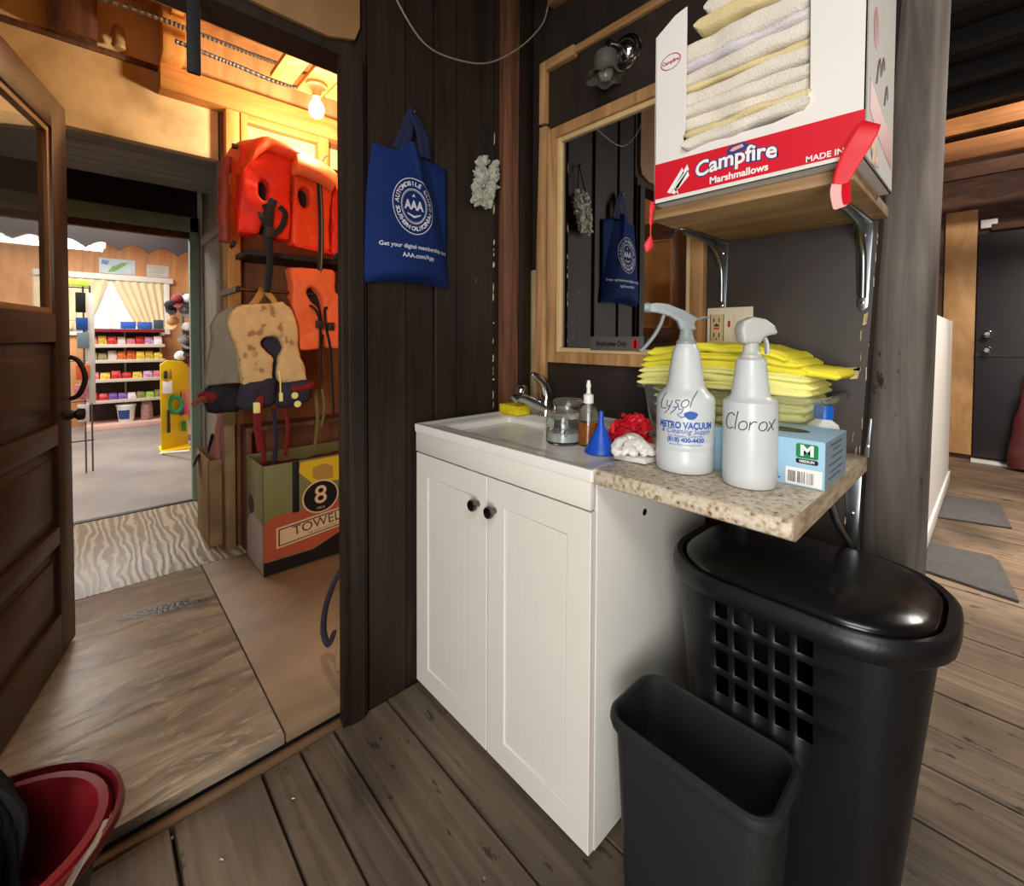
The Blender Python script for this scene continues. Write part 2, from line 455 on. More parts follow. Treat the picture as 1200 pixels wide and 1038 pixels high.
M['bag'] = mk('blue bag cloth', (20, 40, 90), 0.8, var=0.1, bump=0.25, bscale=500, spec=0.15)
M['bag_dark'] = mk('navy webbing', (16, 26, 58), 0.8, var=0.1)
M['ribbon'] = mk('red ribbon', (206, 22, 36), 0.4, var=0.05, spec=0.4)
M['ribbon_pale'] = mk('pale ribbon back', (222, 160, 156), 0.5, var=0.05)
M['mesh_white'] = mk('white net puff', (164, 166, 150), 0.7, var=0.12, vscale=40)
M['cord_dark'] = mk('dark cord', (18, 20, 30), 0.8)
M['wire'] = mk('grey wire', (128, 120, 110), 0.5)
M['plate'] = mk('ivory wall plate', (222, 210, 184), 0.4, var=0.02)
M['slot'] = mk('dark slot', (40, 34, 30), 0.5)
M['red_btn'] = mk('red button', (190, 40, 40), 0.4)
M['sign_grey'] = mk('brushed grey plaque', (128, 124, 122), 0.35, 0.6, var=0.05)
M['orange'] = mk('orange nylon', (236, 70, 26), 0.5, var=0.08, vscale=5, bump=0.25, bscale=14, spec=0.35)
M['orange2'] = mk('orange red nylon', (226, 44, 24), 0.5, var=0.08, vscale=5, bump=0.25, bscale=14, spec=0.35)
M['orange3'] = mk('faded orange nylon', (236, 106, 52), 0.65, var=0.08, vscale=5, bump=0.3, bscale=14)
M['tan'] = ramp_mat('tan printed cotton', 'noise', [(0.36, (160, 120, 76)), (0.41, (206, 170, 116)), (0.7, (220, 186, 130))], 16, 0.85, bump=0.2)
M['greycloth'] = mk('grey cotton', (142, 134, 116), 0.85, var=0.12, bump=0.3, bscale=30)
M['navy'] = mk('navy cloth', (44, 40, 56), 0.85, var=0.1, bump=0.2, bscale=60)
M['black_cloth'] = mk('black webbing', (18, 17, 20), 0.7, var=0.1)
M['grey_web'] = mk('grey webbing', (128, 104, 92), 0.7, var=0.1)
M['redcloth'] = mk('dark red cloth', (120, 22, 26), 0.8, var=0.15)
M['greenish'] = mk('olive webbing', (108, 100, 52), 0.8, var=0.1)
M['mustard'] = mk('mustard webbing', (170, 128, 58), 0.8, var=0.1)
M['cardboard'] = wood('cardboard', (140, 116, 84), (172, 146, 110), stretch=(3, 3, 3), rough=0.85, bump=0.05, spec=0.1)
M['tb_green'] = mk('olive green print', (116, 112, 66), 0.4, var=0.04)
M['tb_yellow'] = mk('yellow print', (214, 176, 40), 0.4, var=0.04)
M['tb_coral'] = mk('coral print', (176, 84, 56), 0.4, var=0.05)
M['tb_cream'] = mk('cream print', (220, 186, 140), 0.4, var=0.03)
M['tb_black'] = mk('black print panel', (30, 24, 24), 0.4, var=0.03)
M['tb_pink'] = mk('pinkish grey print', (160, 140, 130), 0.4, var=0.1)
M['red_pl'] = mk('red plastic', (122, 22, 30), 0.35, var=0.06)
M['mop'] = mk('black mop strands', (14, 14, 18), 0.9, var=0.2)
M['metal_grey'] = mk('grey metal bail', (150, 142, 132), 0.4, 0.7)
M['rubber'] = mk('dark grey rubber mat', (78, 76, 76), 0.9, var=0.12, vscale=30, bump=0.4, bscale=120)
M['far_door'] = mk('charcoal door paint', (46, 44, 48), 0.45, var=0.06)
M['far_wall'] = wood('dark brown far wall', (66, 44, 34), (98, 68, 52), stretch=(3, 3, 10), rough=0.7)
M['ceil_black'] = wood('blackened boards', (16, 15, 15), (34, 31, 30), stretch=(1.3, 16, 16), rough=0.7, bump=0.3)
M['white_wall'] = mk('white wall panel', (226, 224, 220), 0.5, var=0.02)
M['shop_floor'] = ramp_mat('grey vinyl floor', 'noise', [(0.3, (124, 120, 118)), (0.7, (152, 147, 144))], 2.5, 0.4)
M['shop_wood'] = wood('orange panel wall', (190, 132, 86), (214, 158, 108), stretch=(14, 14, 1.2), rough=0.5, bump=0.05)
M['shop_white'] = mk('shop white paint', (226, 222, 214), 0.5, var=0.03)
M['curtain'] = mk('cream curtain', (226, 210, 172), 0.9, var=0.06)
M['shop_dark'] = mk('dark awning', (54, 46, 46), 0.7, var=0.1)
M['shelf_metal'] = mk('beige shelf metal', (196, 186, 172), 0.45, var=0.03)
M['shelf_back'] = mk('dark shelf back', (58, 46, 42), 0.7, var=0.1)
M['yellow_rack'] = mk('yellow board', (246, 212, 30), 0.45, var=0.03)
M['tube'] = mk('lit tube', (255, 250, 240), 0.4, var=0.0, emit=9.0)
M['bulb'] = mk('lit bulb', (255, 206, 130), 0.4, var=0.0, emit=28.0)
M['brick_maroon'] = mk('maroon bag cloth', (92, 40, 40), 0.5, var=0.15)
M['daylight'] = mk('pale metal sill', (225, 225, 222), 0.35, var=0.1)
random.seed(4)
# ================================================================== SETTING
# plank floor of this room and the one beyond the log post
edges = [-1.25, -1.0, -0.78, -0.55, -0.33, -0.16, -0.02, 0.13, 0.32, 0.418, 0.512, 0.682, 0.86, 1.06, 1.24, 1.44, 1.645, 1.82, 2.015, 2.26,
         2.47, 2.7, 2.93, 3.14, 3.38, 3.6, 3.83, 4.06, 4.3, 4.53, 4.76, 5.0, 5.22, 5.45, 5.7, 5.93, 6.2]
mb = MB(); tints = []
for a, b in zip(edges[:-1], edges[1:]):
    joints = [-1.305, random.uniform(0.75, 1.2), 1.6]
    g = random.choice((0.002, 0.003, 0.005))
    for p, q in zip(joints[:-1], joints[1:]):
        dz = random.uniform(-0.003, 0.0)
        mb.box(p + 0.001, q - 0.002, a + g, b - g, -0.035, dz)
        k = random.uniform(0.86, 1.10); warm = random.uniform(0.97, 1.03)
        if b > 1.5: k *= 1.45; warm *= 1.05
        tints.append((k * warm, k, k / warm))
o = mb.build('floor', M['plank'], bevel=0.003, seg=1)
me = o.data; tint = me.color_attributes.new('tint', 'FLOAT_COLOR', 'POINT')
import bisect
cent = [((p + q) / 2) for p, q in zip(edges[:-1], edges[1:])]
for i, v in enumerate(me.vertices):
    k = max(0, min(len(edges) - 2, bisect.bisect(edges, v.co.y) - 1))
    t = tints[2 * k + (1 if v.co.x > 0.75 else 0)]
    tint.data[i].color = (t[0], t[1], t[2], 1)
struct(o)
struct(MB().box(-1.305, 1.6, -1.25, 6.2, -0.08, -0.036).build('floor_base', M['slot']))

mb = MB(); rnd0 = random.Random(77)
for y in (0.20, 0.36, 0.60, 0.05):
    for x in (-1.16 + rnd0.uniform(-0.03, 0.03), -0.72 + rnd0.uniform(-0.05, 0.05)):
        mb.lathe([(0.0045, -0.002), (0.0045, 0.0005), (0.002, 0.0012)], 8, (x, y, 0.0))
struct(mb.build('floor_nails', M['steel']))
# raised plywood floor of the store room
M['ply_a'] = wood('plywood floor sheet', (116, 106, 93), (164, 151, 132), stretch=(14, 3.5, 14), rough=0.33, bump=1.0, dist=1.2, spec=0.5, blotch=0.18, wear=(170, 154, 130), wear_at=0.565)  # second colour lays paler streaks over the sheet
M['ply_b'] = wood('tan plywood floor sheet', (118, 96, 72), (146, 120, 92), stretch=(4, 2, 4), rough=0.5, bump=0.2, dist=1.0, spec=0.4, blotch=0.12)
M['ply_c'] = ramp_mat('zebra grained plywood floor sheet', 'wave', [(0.0, (128, 116, 96)), (0.55, (146, 132, 110)), (0.8, (182, 168, 144)), (1.0, (188, 174, 150))], 5.6, 0.4, stretch=(0.45, 1.7, 1), bump=0.25, dist=11.0, detail=3.0)
struct(MB().box(-2.62, -1.337, -1.3, 0.388, 0.012, 0.04).build('floor_plywood', M['ply_a'], bevel=0.003))
struct(MB().box(-2.62, -1.337, 0.392, 1.75, 0.012, 0.04).build('floor_plywood', M['ply_b'], bevel=0.003))
struct(MB().box(-3.69, -2.625, -1.3, 1.75, 0.012, 0.04).build('floor_plywood', M['ply_c'], bevel=0.003))
struct(MB().box(-3.7, -1.36, -1.3, 1.75, -0.06, 0.011).build('floor_base', M['slot']))
M['stain'] = mk('dark wet stain', (50, 40, 32), 0.3, var=0.4, vscale=40, bump=0.6, bscale=70, spec=0.3)
rnd0 = random.Random(6); pts = []
for k in range(26):
    q = 2 * PI * k / 26; r0 = rnd0.uniform(0.75, 1.25)
    pts.append((-2.30 + 0.035 * r0 * math.sin(q) + 0.25 * 0.13 * r0 * math.cos(q), 0.21 + 0.13 * r0 * math.cos(q)))
struct(MB().prism(pts, lambda u, v, t: (u, v, t), 0.0395, 0.0408).build('floor_stain', M['stain']))
struct(MB().box(-1.334, -1.306, -0.33, 0.56, -0.03, 0.006).build('trim_1', M['threshold'], bevel=0.003))
struct(MB().box(-7.7, -3.71, -2.2, 2.2, -0.02, 0.036).build('floor_shop', M['shop_floor']))
struct(MB().box(-3.73, -3.69, -0.2, 0.6, 0.0, 0.046).build('trim_2', M['slot'], bevel=0.003))

# wall with the doorway, on the plane x = -1.3: boards standing side by side
mb = MB()
mb.box(-1.322, -1.292, 0.537, 0.613, -0.02, 1.99)                 # door jamb
mb.box(-1.285, -1.28, 0.552, 0.60, 0.0, 1.95)
mb.box(-1.40, -1.318, 0.600, 0.62, -0.02, 2.6)
mb.box(-1.40, -1.306, 0.622, 0.752, -0.02, 2.6)
mb.box(-1.40, -1.316, 0.750, 0.864, -0.02, 2.6)
mb.box(-1.40, -1.306, 0.866, 0.952, -0.02, 2.6)
mb.box(-1.40, -1.318, 0.950, 1.134, -0.02, 2.6)
mb.box(-1.40, -1.33, 1.130, 1.40, -0.02, 2.6)
mb.box(-1.40, -1.30, -1.3, 0.62, 1.955, 2.6)                    # header
mb.box(-1.40, -1.30, -1.3, -0.33, -0.02, 1.96)                  # beside the hinge
mb.box(-1.42, -1.295, -0.36, -0.285, -0.02, 1.96)
struct(mb.build('wall_left', M['dark_v'], bevel=0.004, seg=1))
struct(MB().box(-1.34, -1.297, 1.172, 1.25, 0.0, 2.6).build('trim_3', M['brown_post'], bevel=0.006))
struct(MB().box(-1.34, -1.308, 1.262, 1.33, 0.0, 2.6).build('trim_4', M['dark_v'], bevel=0.005))
# plywood patch over the doorway
poly = [(-1.1, 2.0), (0.50, 1.985), (0.578, 2.01), (0.592, 2.05), (0.592, 2.58), (-1.1, 2.58)]
struct(MB().prism(poly, lambda u, v, t: (t, u, v), -1.301, -1.285).build('trim_5', M['ply_patch'], bevel=0.002))
# chipped paint along the old seam
M['chip'] = ramp_mat('chipped cream paint', 'noise', [(0.35, (120, 92, 58)), (0.6, (206, 184, 140))], 30, 0.8)
mb = MB(); rnd = random.Random(11)
z = 0.88
while z < 2.2:
    h = rnd.uniform(0.006, 0.05); w = rnd.uniform(0.0006, 0.0040) * (1.3 if z < 1.65 else 0.6); y = 1.1345 + rnd.uniform(-0.002, 0.0025)
    if rnd.random() < (0.75 if z < 1.65 else 0.35) and not 1.62 < z < 1.86:
        mb.prism([(y - w, z), (y + w * 0.6, z + h * 0.2), (y + w, z + h * 0.6), (y + w * 0.2, z + h), (y - w * 0.8, z + h * 0.7)], lambda u, v, t: (t, u, v), -1.319, -1.3165)
    z += h + rnd.uniform(0.0, 0.02)
struct(mb.build('trim_6', M['chip']))

# mirror wall, y = 1.36, ending at the log post on a slightly leaning edge
def xe(z): return -0.198 + (z - 1.37) * 0.045
poly = [(-1.36, -0.02), (xe(0), -0.02), (xe(2.6), 2.6), (-1.36, 2.6)]
struct(MB().prism(poly, lambda u, v, t: (u, t, v), 1.36, 1.42).build('wall_back', M['dark_panel'], bevel=0.003))
mb = MB(); z = 0.55
while z < 1.75:
    h = rnd.uniform(0.005, 0.034); w = rnd.uniform(0.001, 0.008) if rnd.random() < 0.75 else rnd.uniform(0.008, 0.015)
    if rnd.random() < 0.6:
        x = xe(z) - rnd.uniform(0.004, 0.020)
        mb.prism([(x - w, z), (x, z + h * 0.1), (x + w * 0.4, z + h), (x - w * 0.7, z + h * 0.8)], lambda u, v, t: (u, t, v), 1.3565, 1.361)
    if rnd.random() < 0.4:
        mb.box(xe(z) - 0.001, xe(z) + 0.0006, 1.357, 1.362, z, z + h)
    z += h + rnd.uniform(0, 0.015)
mb.prism([(xe(1.08) - 0.05, 1.077), (xe(1.08) - 0.012, 1.075), (xe(1.08) - 0.012, 1.083), (xe(1.08) - 0.05, 1.082)], lambda u, v, t: (u, t, v), 1.3565, 1.361)
struct(mb.build('trim_7', M['chip']))
# raw pine strips nailed on that wall
rot = Matrix.Rotation(math.radians(1.2), 4, 'Y')
struct(MB().prism([(-1.292, 1.02), (-1.268, 0.90), (-1.238, 0.90), (-1.246, 1.5), (-1.236, 1.99), (-1.275, 1.995), (-1.289, 1.5)], lambda u, v, t: (u, t, v), 1.338, 1.36).build('trim_8', M['pine'], bevel=0.002))
struct(MB().box(-1.335, -1.292, 1.345, 1.36, 0.86, 1.43).build('trim_9', M['cardboard'], bevel=0.002))
struct(MB().box(-1.275, -1.243, 1.335, 1.36, 2.005, 2.245).build('trim_10', M['pine'], bevel=0.002))
struct(MB().box(-1.243, -1.10, 1.335, 1.36, 2.205, 2.245).build('trim_11', M['pine_h'], bevel=0.002))
struct(MB().box(-1.10, -0.30, 1.343, 1.36, 2.215, 2.242).build('trim_12', M['pine_h'], bevel=0.002))
struct(MB().box(-1.22, -1.10, 1.32, 1.36, 2.44, 2.475).build('trim_13', M['ply_patch'], bevel=0.003))

# blackened board ceiling with joists, over this room
mb = MB(); y = -1.3
while y < 3.55:
    mb.box(-1.3, 1.6, y, y + 0.182, 2.52, 2.545); y += 0.19
for y in (-0.9, -0.3, 0.3, 0.9, 1.9, 2.45, 2.82, 3.18, 3.5):
    mb.box(-1.3, 1.6, y, y + 0.06, 2.44, 2.52)
struct(mb.build('ceiling', M['ceil_black'], bevel=0.003, seg=1))

# log post
mb = MB(); rings = []
for k in range(41):
    t = k / 40; z = -0.01 + 2.54 * t
    cx = -0.180 + 0.0168 * z; cy = 1.494 - 0.01 * z
    ring = []
    for j in range(28):
        a = 2 * PI * j / 28
        r = 0.0665 - 0.0062 * z + 0.003 * math.sin(2 * a + z * 0.6) + 0.004 * noise.noise(Vector((math.cos(a) * 1.5, math.sin(a) * 1.5, z * 0.8)))
        r -= 0.006 * math.exp(-((a - 4.95 - 0.1 * math.sin(z * 1.3)) / 0.07) ** 2)
        ring.append((cx + r * math.cos(a), cy + r * math.sin(a), z))
    rings.append(ring)
mb.loft(rings)
struct(mb.build('log_post', M['log'], angle=80))

# the room beyond
struct(MB().box(-0.32, -0.25, 1.7, 5.1, 0.0, 1.30).build('wall_side', M['white_wall']))
struct(MB().box(-0.25, -0.238, 1.7, 5.1, 0.0, 0.09).build('baseboard_side', M['white_wall'], bevel=0.003))
struct(MB().box(-1.3, 1.7, 6.2, 6.3, 0, 3.6).build('wall_far', M['far_wall']))
struct(MB().box(-0.37, -0.15, 6.172, 6.2, 0.05, 2.39).build('trim_16', wood('aged plywood', (166, 124, 78), (196, 154, 104), stretch=(5, 5, 2), rough=0.6, bump=0.1), bevel=0.002))
struct(MB().box(-1.3, 1.7, 3.58, 6.3, 3.5, 3.55).build('ceiling_far', M['far_wall']))
struct(MB().box(-1.3, 1.7, 3.56, 3.62, 2.44, 3.55).build('trim_17', M['far_wall']))
struct(MB().box(1.6, 1.68, -1.3, 6.3, 0, 3.55).build('wall_right', M['far_wall']))
for nm, y, z0, z1 in (('trim_18', 4.35, 2.375, 2.505), ('trim_19', 4.9, 2.73, 2.86), ('trim_20', 5.6, 2.56, 2.68)):
    struct(MB().box(-1.2, 1.6, y, y + 0.05, z0, z1).build(nm, M['beam'] if z0 < 2.5 or y == 4.9 else M['far_wall'], bevel=0.004))
d2 = bpy.data.objects.new('door_2', None); COL.objects.link(d2); struct(d2)
MB().box(-0.14, 0.78, 6.15, 6.195, 0.05, 2.15).build('door_leaf', M['far_door'], d2, bevel=0.004)
MB().box(-0.14, 0.78, 6.14, 6.151, 1.0, 1.03).build('rail_groove', M['slot'], d2)
for z in (1.21, 1.06):
    MB().lathe([(0.034, 0), (0.034, 0.006), (0.014, 0.01), (0.014, 0.03), (0.028, 0.04), (0.03, 0.055), (0.018, 0.066)], 16, M=Matrix.Translation((-0.065, 6.15, z)) @ Matrix.Rotation(PI / 2, 4, 'X')).build('door_knob' if z < 1.1 else 'deadbolt', M['chrome'], d2)
struct(MB().box(-0.15, 0.85, 6.06, 6.2, 0.0, 0.025).build('door_2_sill', M['daylight'], bevel=0.004))
struct(MB().box(-0.06, 0.85, 6.155, 6.2, 2.17, 2.23).build('door_2_lintel', M['far_wall'], bevel=0.004))
struct(MB().box(-0.13, -0.02, 6.16, 6.2, 2.2, 2.28).build('door_2_closer', M['white_pl'], bevel=0.005))

# ------------------------------------------------------------------ store room
mb = MB()
mb.box(-2.80, -2.75, -1.3, 0.505, 2.055, 2.42)
struct(mb.build('wall_store', M['osb'], bevel=0.003))
struct(MB().box(-2.81, -2.755, -1.3, 0.27, 2.42, 2.75).build('wall_store_upper', M['osb'], bevel=0.003))
struct(MB().box(-2.76, -2.735, -1.3, 0.262, 2.405, 2.43).build('trim_21', M['brown_post'], bevel=0.004))
struct(MB().box(-2.76, -2.66, 0.262, 1.75, 2.30, 2.415).build('trim_22', M['frame_pine'], bevel=0.004))
for nm, y, w in (('trim_23', 0.525, 0.06), ('trim_24', 0.592, 0.03), ('trim_25', 0.98, 0.06)):
    struct(MB().box(-2.76, -2.675, y, y + w, 1.0 if y < 0.55 else 1.9, 2.30).build(nm, M['frame_pine_v'], bevel=0.003))
struct(MB().box(-2.745, -2.68, 0.622, 0.98, 2.265, 2.30).build('trim_26', M['frame_pine'], bevel=0.003))
struct(MB().box(-2.79, -2.74, 0.51, 1.75, 0.04, 2.42).build('wall_store_right', wood('brown back wall', (110, 66, 36), (140, 88, 52), stretch=(14, 14, 1.2), rough=0.7)))
struct(MB().box(-2.79, -2.74, 0.27, 1.75, 2.42, 2.72).build('wall_store_upper', M['ply_light']))
struct(MB().box(-2.738, -2.73, 0.622, 1.75, 1.75, 2.27).build('wall_store_panel', M['osb']))
struct(MB().box(-2.42, -1.45, 0.66, 0.76, 2.40, 2.425).build('trim_38', M['frame_pine_v'], bevel=0.003))
struct(MB().box(-2.42, -1.45, 0.78, 0.90, 2.385, 2.41).build('trim_39', M['frame_pine_v'], bevel=0.003))
struct(MB().box(-2.42, -1.45, 0.92, 1.0, 2.40, 2.425).build('trim_40', M['frame_pine_v'], bevel=0.003))
struct(MB().box(-2.745, -2.705, 0.512, 0.556, 0.04, 1.95).build('trim_27', M['cardboard'], bevel=0.003))
struct(MB().box(-2.76, -1.4, 1.70, 1.75, 0.0, 2.75).build('wall_store_side', M['ply_light']))
struct(MB().box(-3.7, -1.4, -1.35, -1.3, 0.0, 2.75).build('wall_store_left', M['ply_light']))
struct(MB().box(-1.41, -1.40, -1.3, 1.75, 1.96, 2.75).add([], []).build('wall_store_front', M['ply_light']))
struct(MB().box(-1.41, -1.401, 0.62, 1.75, 0.0, 1.96).build('wall_store_front', M['ply_light']))
mb = MB().box(-2.82, -1.38, -1.35, 1.75, 2.70, 2.75)
struct(mb.build('ceiling_store', M['ply_light']))
for i, y in enumerate((0.29, 1.02, -0.45)):
    struct(MB().box(-2.72, -1.42, y, y + 0.045, 2.58, 2.70).build('trim_%d' % (28 + i), M['frame_pine_v'], bevel=0.003))
struct(MB().box(-2.70, -2.55, 0.262, 0.345, 2.415, 2.72).build('trim_31', M['frame_pine_v'], bevel=0.003))
struct(MB().box(-2.735, -2.66, -0.1, 0.05, 2.42, 2.66).build('trim_32', M['brown_post'], bevel=0.004))

# passage through the thick wall, and the green door frame at its end
mb = MB()
for k in range(5):
    mb.box(-2.80 - 0.13 * (k + 1) + 0.004, -2.80 - 0.13 * k, -1.0, 0.64, 2.06, 2.085)
struct(mb.build('ceiling_passage', M['grey_board'], bevel=0.003))
struct(MB().box(-3.70, -3.45, -1.0, 0.64, 2.22, 2.25).build('ceiling_passage', M['grey_board']))
struct(MB().box(-3.46, -3.44, -1.0, 0.64, 2.06, 2.25).build('trim_33', M['grey_board']))
struct(MB().box(-3.7, -2.745, 0.58, 0.64, 0.03, 2.24).build('wall_passage', M['grey_wall'], bevel=0.003))
struct(MB().box(-3.60, -2.76, 0.555, 0.58, 1.75, 1.80).build('trim_34', M['grey_wall'], bevel=0.003))
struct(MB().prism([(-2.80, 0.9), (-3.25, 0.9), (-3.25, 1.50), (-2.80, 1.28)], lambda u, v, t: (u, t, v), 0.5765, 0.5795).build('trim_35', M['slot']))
struct(MB().box(-2.80, -2.755, 0.50, 0.585, 1.75, 2.06).build('trim_36', M['grey_board'], bevel=0.003))
mb = MB()
mb.box(-3.75, -3.69, 0.507, 0.56, 0.04, 1.945); mb.box(-3.75, -3.69, -0.45, 0.56, 1.845, 1.945); mb.box(-3.75, -3.69, -0.50, -0.44, 0.04, 1.945)
struct(mb.build('door_3_frame', M['mint'], bevel=0.004))
struct(MB().box(-3.74, -3.695, -0.45, 0.507, 1.80, 1.845).build('door_3_stop', M['brown_post'], bevel=0.004))
struct(MB().box(-3.76, -3.74, 0.55, 2.2, 0, 2.4).build('wall_shop_front', M['shop_white']))
struct(MB().box(-3.76, -3.74, -2.2, -0.48, 0, 2.4).build('wall_shop_front', M['shop_white']))
struct(MB().box(-3.76, -3.74, -0.5, 0.56, 1.94, 2.4).build('wall_shop_front', M['shop_dark']))

# ------------------------------------------------------------------ shop shell
struct(MB().box(-7.8, -7.7, -2.2, 2.2, 0, 2.6).build('wall_shop', M['shop_wood']))
struct(MB().box(-7.7, -3.7, -2.25, -2.2, 0, 2.6).build('wall_shop_left', M['shop_white']))
struct(MB().box(-7.7, -3.7, 2.2, 2.25, 0, 2.6).build('wall_shop_right', M['shop_wood']))
struct(MB().box(-7.8, -3.7, -2.2, 2.2, 2.42, 2.47).build('ceiling_shop', M['shop_white']))
struct(MB().box(-7.695, -7.62, -0.45, 0.86, 1.86, 1.93).build('window_1_head', M['shop_white'], bevel=0.004))
struct(MB().box(-7.695, -7.64, 0.76, 0.82, 1.18, 1.86).build('window_1_jamb', M['shop_white'], bevel=0.004))
struct(MB().box(-7.695, -7.65, -0.45, 0.76, 1.16, 1.2).build('window_1_sill', M['shop_white'], bevel=0.004))
M['sky_pane'] = mk('bright daylight pane', (214, 232, 238), 0.3, var=0.04, emit=0.75)
struct(MB().box(-7.698, -7.69, -0.45, 0.76, 1.2, 1.86).build('window_1', M['sky_pane']))
struct(MB().box(-7.69, -7.66, 0.21, 0.235, 1.2, 1.86).build('window_1_mullion', M['shop_white']))
# scalloped awning board hung below the shop ceiling
prof = [(-1.2, 2.42), (-1.2, 1.86)]
for k in range(12):
    u0 = -1.2 + 0.2 * k
    prof += [(u0 + 0.2 * j / 8, 1.86 + 0.06 * math.sin(PI * j / 8)) for j in range(1, 9)]
prof += [(1.2, 2.42)]
struct(MB().prism(prof, lambda u, v, t: (t, u, v), -5.02, -5.0).build('trim_37', M['shop_dark']))
at()
# ================================================================== THINGS IN THIS ROOM
# ------------------------------------------------------------------ vanity cabinet with moulded top
B0 = at(-0.94, 0.785, 0.0)
van = thing('vanity_cabinet', 'white two-door vanity cabinet with moulded sink top against the dark wall', 'cabinet', B0)
mb = MB()
mb.box(-1.30, -1.284, 0.806, 1.35, 0.0, 0.846); mb.box(-0.601, -0.587, 0.806, 1.35, 0.012, 0.846)
mb.box(-1.284, -0.601, 0.83, 1.35, 0.06, 0.08); mb.box(-1.284, -0.601, 1.335, 1.35, 0.06, 0.846)
mb.box(-1.284, -0.601, 0.87, 0.88, 0.0, 0.06); mb.box(-1.284, -0.601, 0.806, 0.822, 0.76, 0.846)
MBb = mb.build('body', M['white_side'], van, bevel=0.0015)
MB().lathe([(0.0085, 0), (0.0085, 0.002), (0.006, 0.003)], 14, M=Matrix.Translation((-0.5875, 1.0, 0.722)) @ Matrix.Rotation(PI / 2, 4, 'Y')).build('screw_cap', M['dark_steel'], van)
MB().box(-1.298, -0.589, 0.784, 0.803, 0.779, 0.843).build('front_panel', M['white_lam'], van, bevel=0.002)


def cab_door(x0, x1, z0, z1, kx, label=None):
    mb = MB(); f = 0.068
    mb.box(x0, x1, 0.790, 0.804, z0, z1)
    R = lambda d_, y: [Vector((x0 + d_, y, z0 + d_)), Vector((x1 - d_, y, z0 + d_)), Vector((x1 - d_, y, z1 - d_)), Vector((x0 + d_, y, z1 - d_))]
    mb.loft([R(0, 0.7905), R(0, 0.7875), R(0.0015, 0.786), R(f - 0.002, 0.786), R(f + 0.001, 0.7895), R(f + 0.003, 0.7902)], False, True)
    w = (x1 - x0 - 2 * f - 0.012); n = 7
    for k in range(n):
        a = x0 + f + 0.006 + w * k / n
        mb.box(a + 0.0004, a + w / n - 0.0004, 0.7899, 0.7906, z0 + f + 0.006, z1 - f - 0.006)
    d = mb.build('door', M['white_lam'], van)
    R = Matrix.Translation((kx, 0.784, 0.692)) @ Matrix.Rotation(PI / 2, 4, 'X')
    MB().lathe([(0.008, 0), (0.007, 0.010), (0.009, 0.014), (0.0155, 0.017), (0.017, 0.022), (0.0145, 0.028), (0.006, 0.031), (0.0, 0.0315)], 20, M=R).build('knob', M['dark_steel'], d)


cab_door(-1.298, -0.9375, 0.014, 0.774, -0.972)
cab_door(-0.9335, -0.589, 0.014, 0.774, -0.902)
# moulded top: raised rim, shallow tray, basin on the left
mb = MB()
def ring(x0, x1, y0, y1, r, z, n=6): return rrect(x1 - x0, y1 - y0, r, n, z, (x0 + x1) / 2, (y0 + y1) / 2)
mb.loft([ring(-1.302, -0.583, 0.781, 1.352, 0.006, 0.843), ring(-1.302, -0.583, 0.779, 1.352, 0.006, 0.866), ring(-1.300, -0.585, 0.781, 1.352, 0.006, 0.869),
         ring(-1.286, -0.599, 0.795, 1.338, 0.012, 0.869), ring(-1.280, -0.605, 0.801, 1.332, 0.014, 0.8655), ring(-1.262, -0.945 + 0.30, 0.82, 1.31, 0.03, 0.8645)], cap1=False)
top = mb
b_out = ring(-1.262, -0.645, 0.82, 1.31, 0.03, 0.8645)
b_in = [Vector((max(-1.225, min(-0.955, -1.225 + (p.x + 1.262) / (1.262 - 0.645) * 0.27)), 0.845 + (p.y - 0.82) / 0.49 * 0.29, 0.8635)) for p in b_out]
def shr(r, d, z, k=1.0):
    cx = -1.09; cy = 0.99
    return [Vector((cx + (p.x - cx) * (1 - d / 0.135), cy + (p.y - cy) * (1 - d / 0.145), z)) for p in r]
top.loft([b_out, b_in, shr(b_in, 0.006, 0.858), shr(b_in, 0.012, 0.80), shr(b_in, 0.03, 0.735), shr(b_in, 0.10, 0.725)], cap0=False)
top.build('countertop', M['white_top'], van)
MB().lathe([(0.022, 0.0), (0.022, 0.003), (0.012, 0.004)], 20, (-1.09, 0.99, 0.7255)).build('drain', M['chrome'], van)

# faucet
B0 = at(-1.135, 1.235, 0.866)
fc = thing('faucet', 'chrome single-lever faucet at the back of the white sink', 'faucet', B0)
MB().lathe([(0.027, 0), (0.027, 0.006), (0.022, 0.012), (0.021, 0.05), (0.018, 0.062), (0.0, 0.066)], 24, B0).build('body', M['chrome'], fc)
p = smooth_path([(-1.135, 1.225, 0.893), (-1.142, 1.18, 0.915), (-1.150, 1.13, 0.938), (-1.153, 1.108, 0.943), (-1.155, 1.092, 0.934)], 5)
MB().tube(p, [0.0175] * 8 + [0.0165] * 7 + [0.015] * (len(p) - 15), 14).build('spout', M['chrome'], fc)
p = smooth_path([(-1.135, 1.238, 0.905), (-1.134, 1.240, 0.945), (-1.140, 1.225, 0.985), (-1.150, 1.195, 1.012), (-1.154, 1.178, 1.020)], 5)
MB().tube(p, [0.0235 - 0.016 * (k / (len(p) - 1)) ** 2 for k in range(len(p))], 14, flat=0.9).build('lever', M['chrome'], fc)

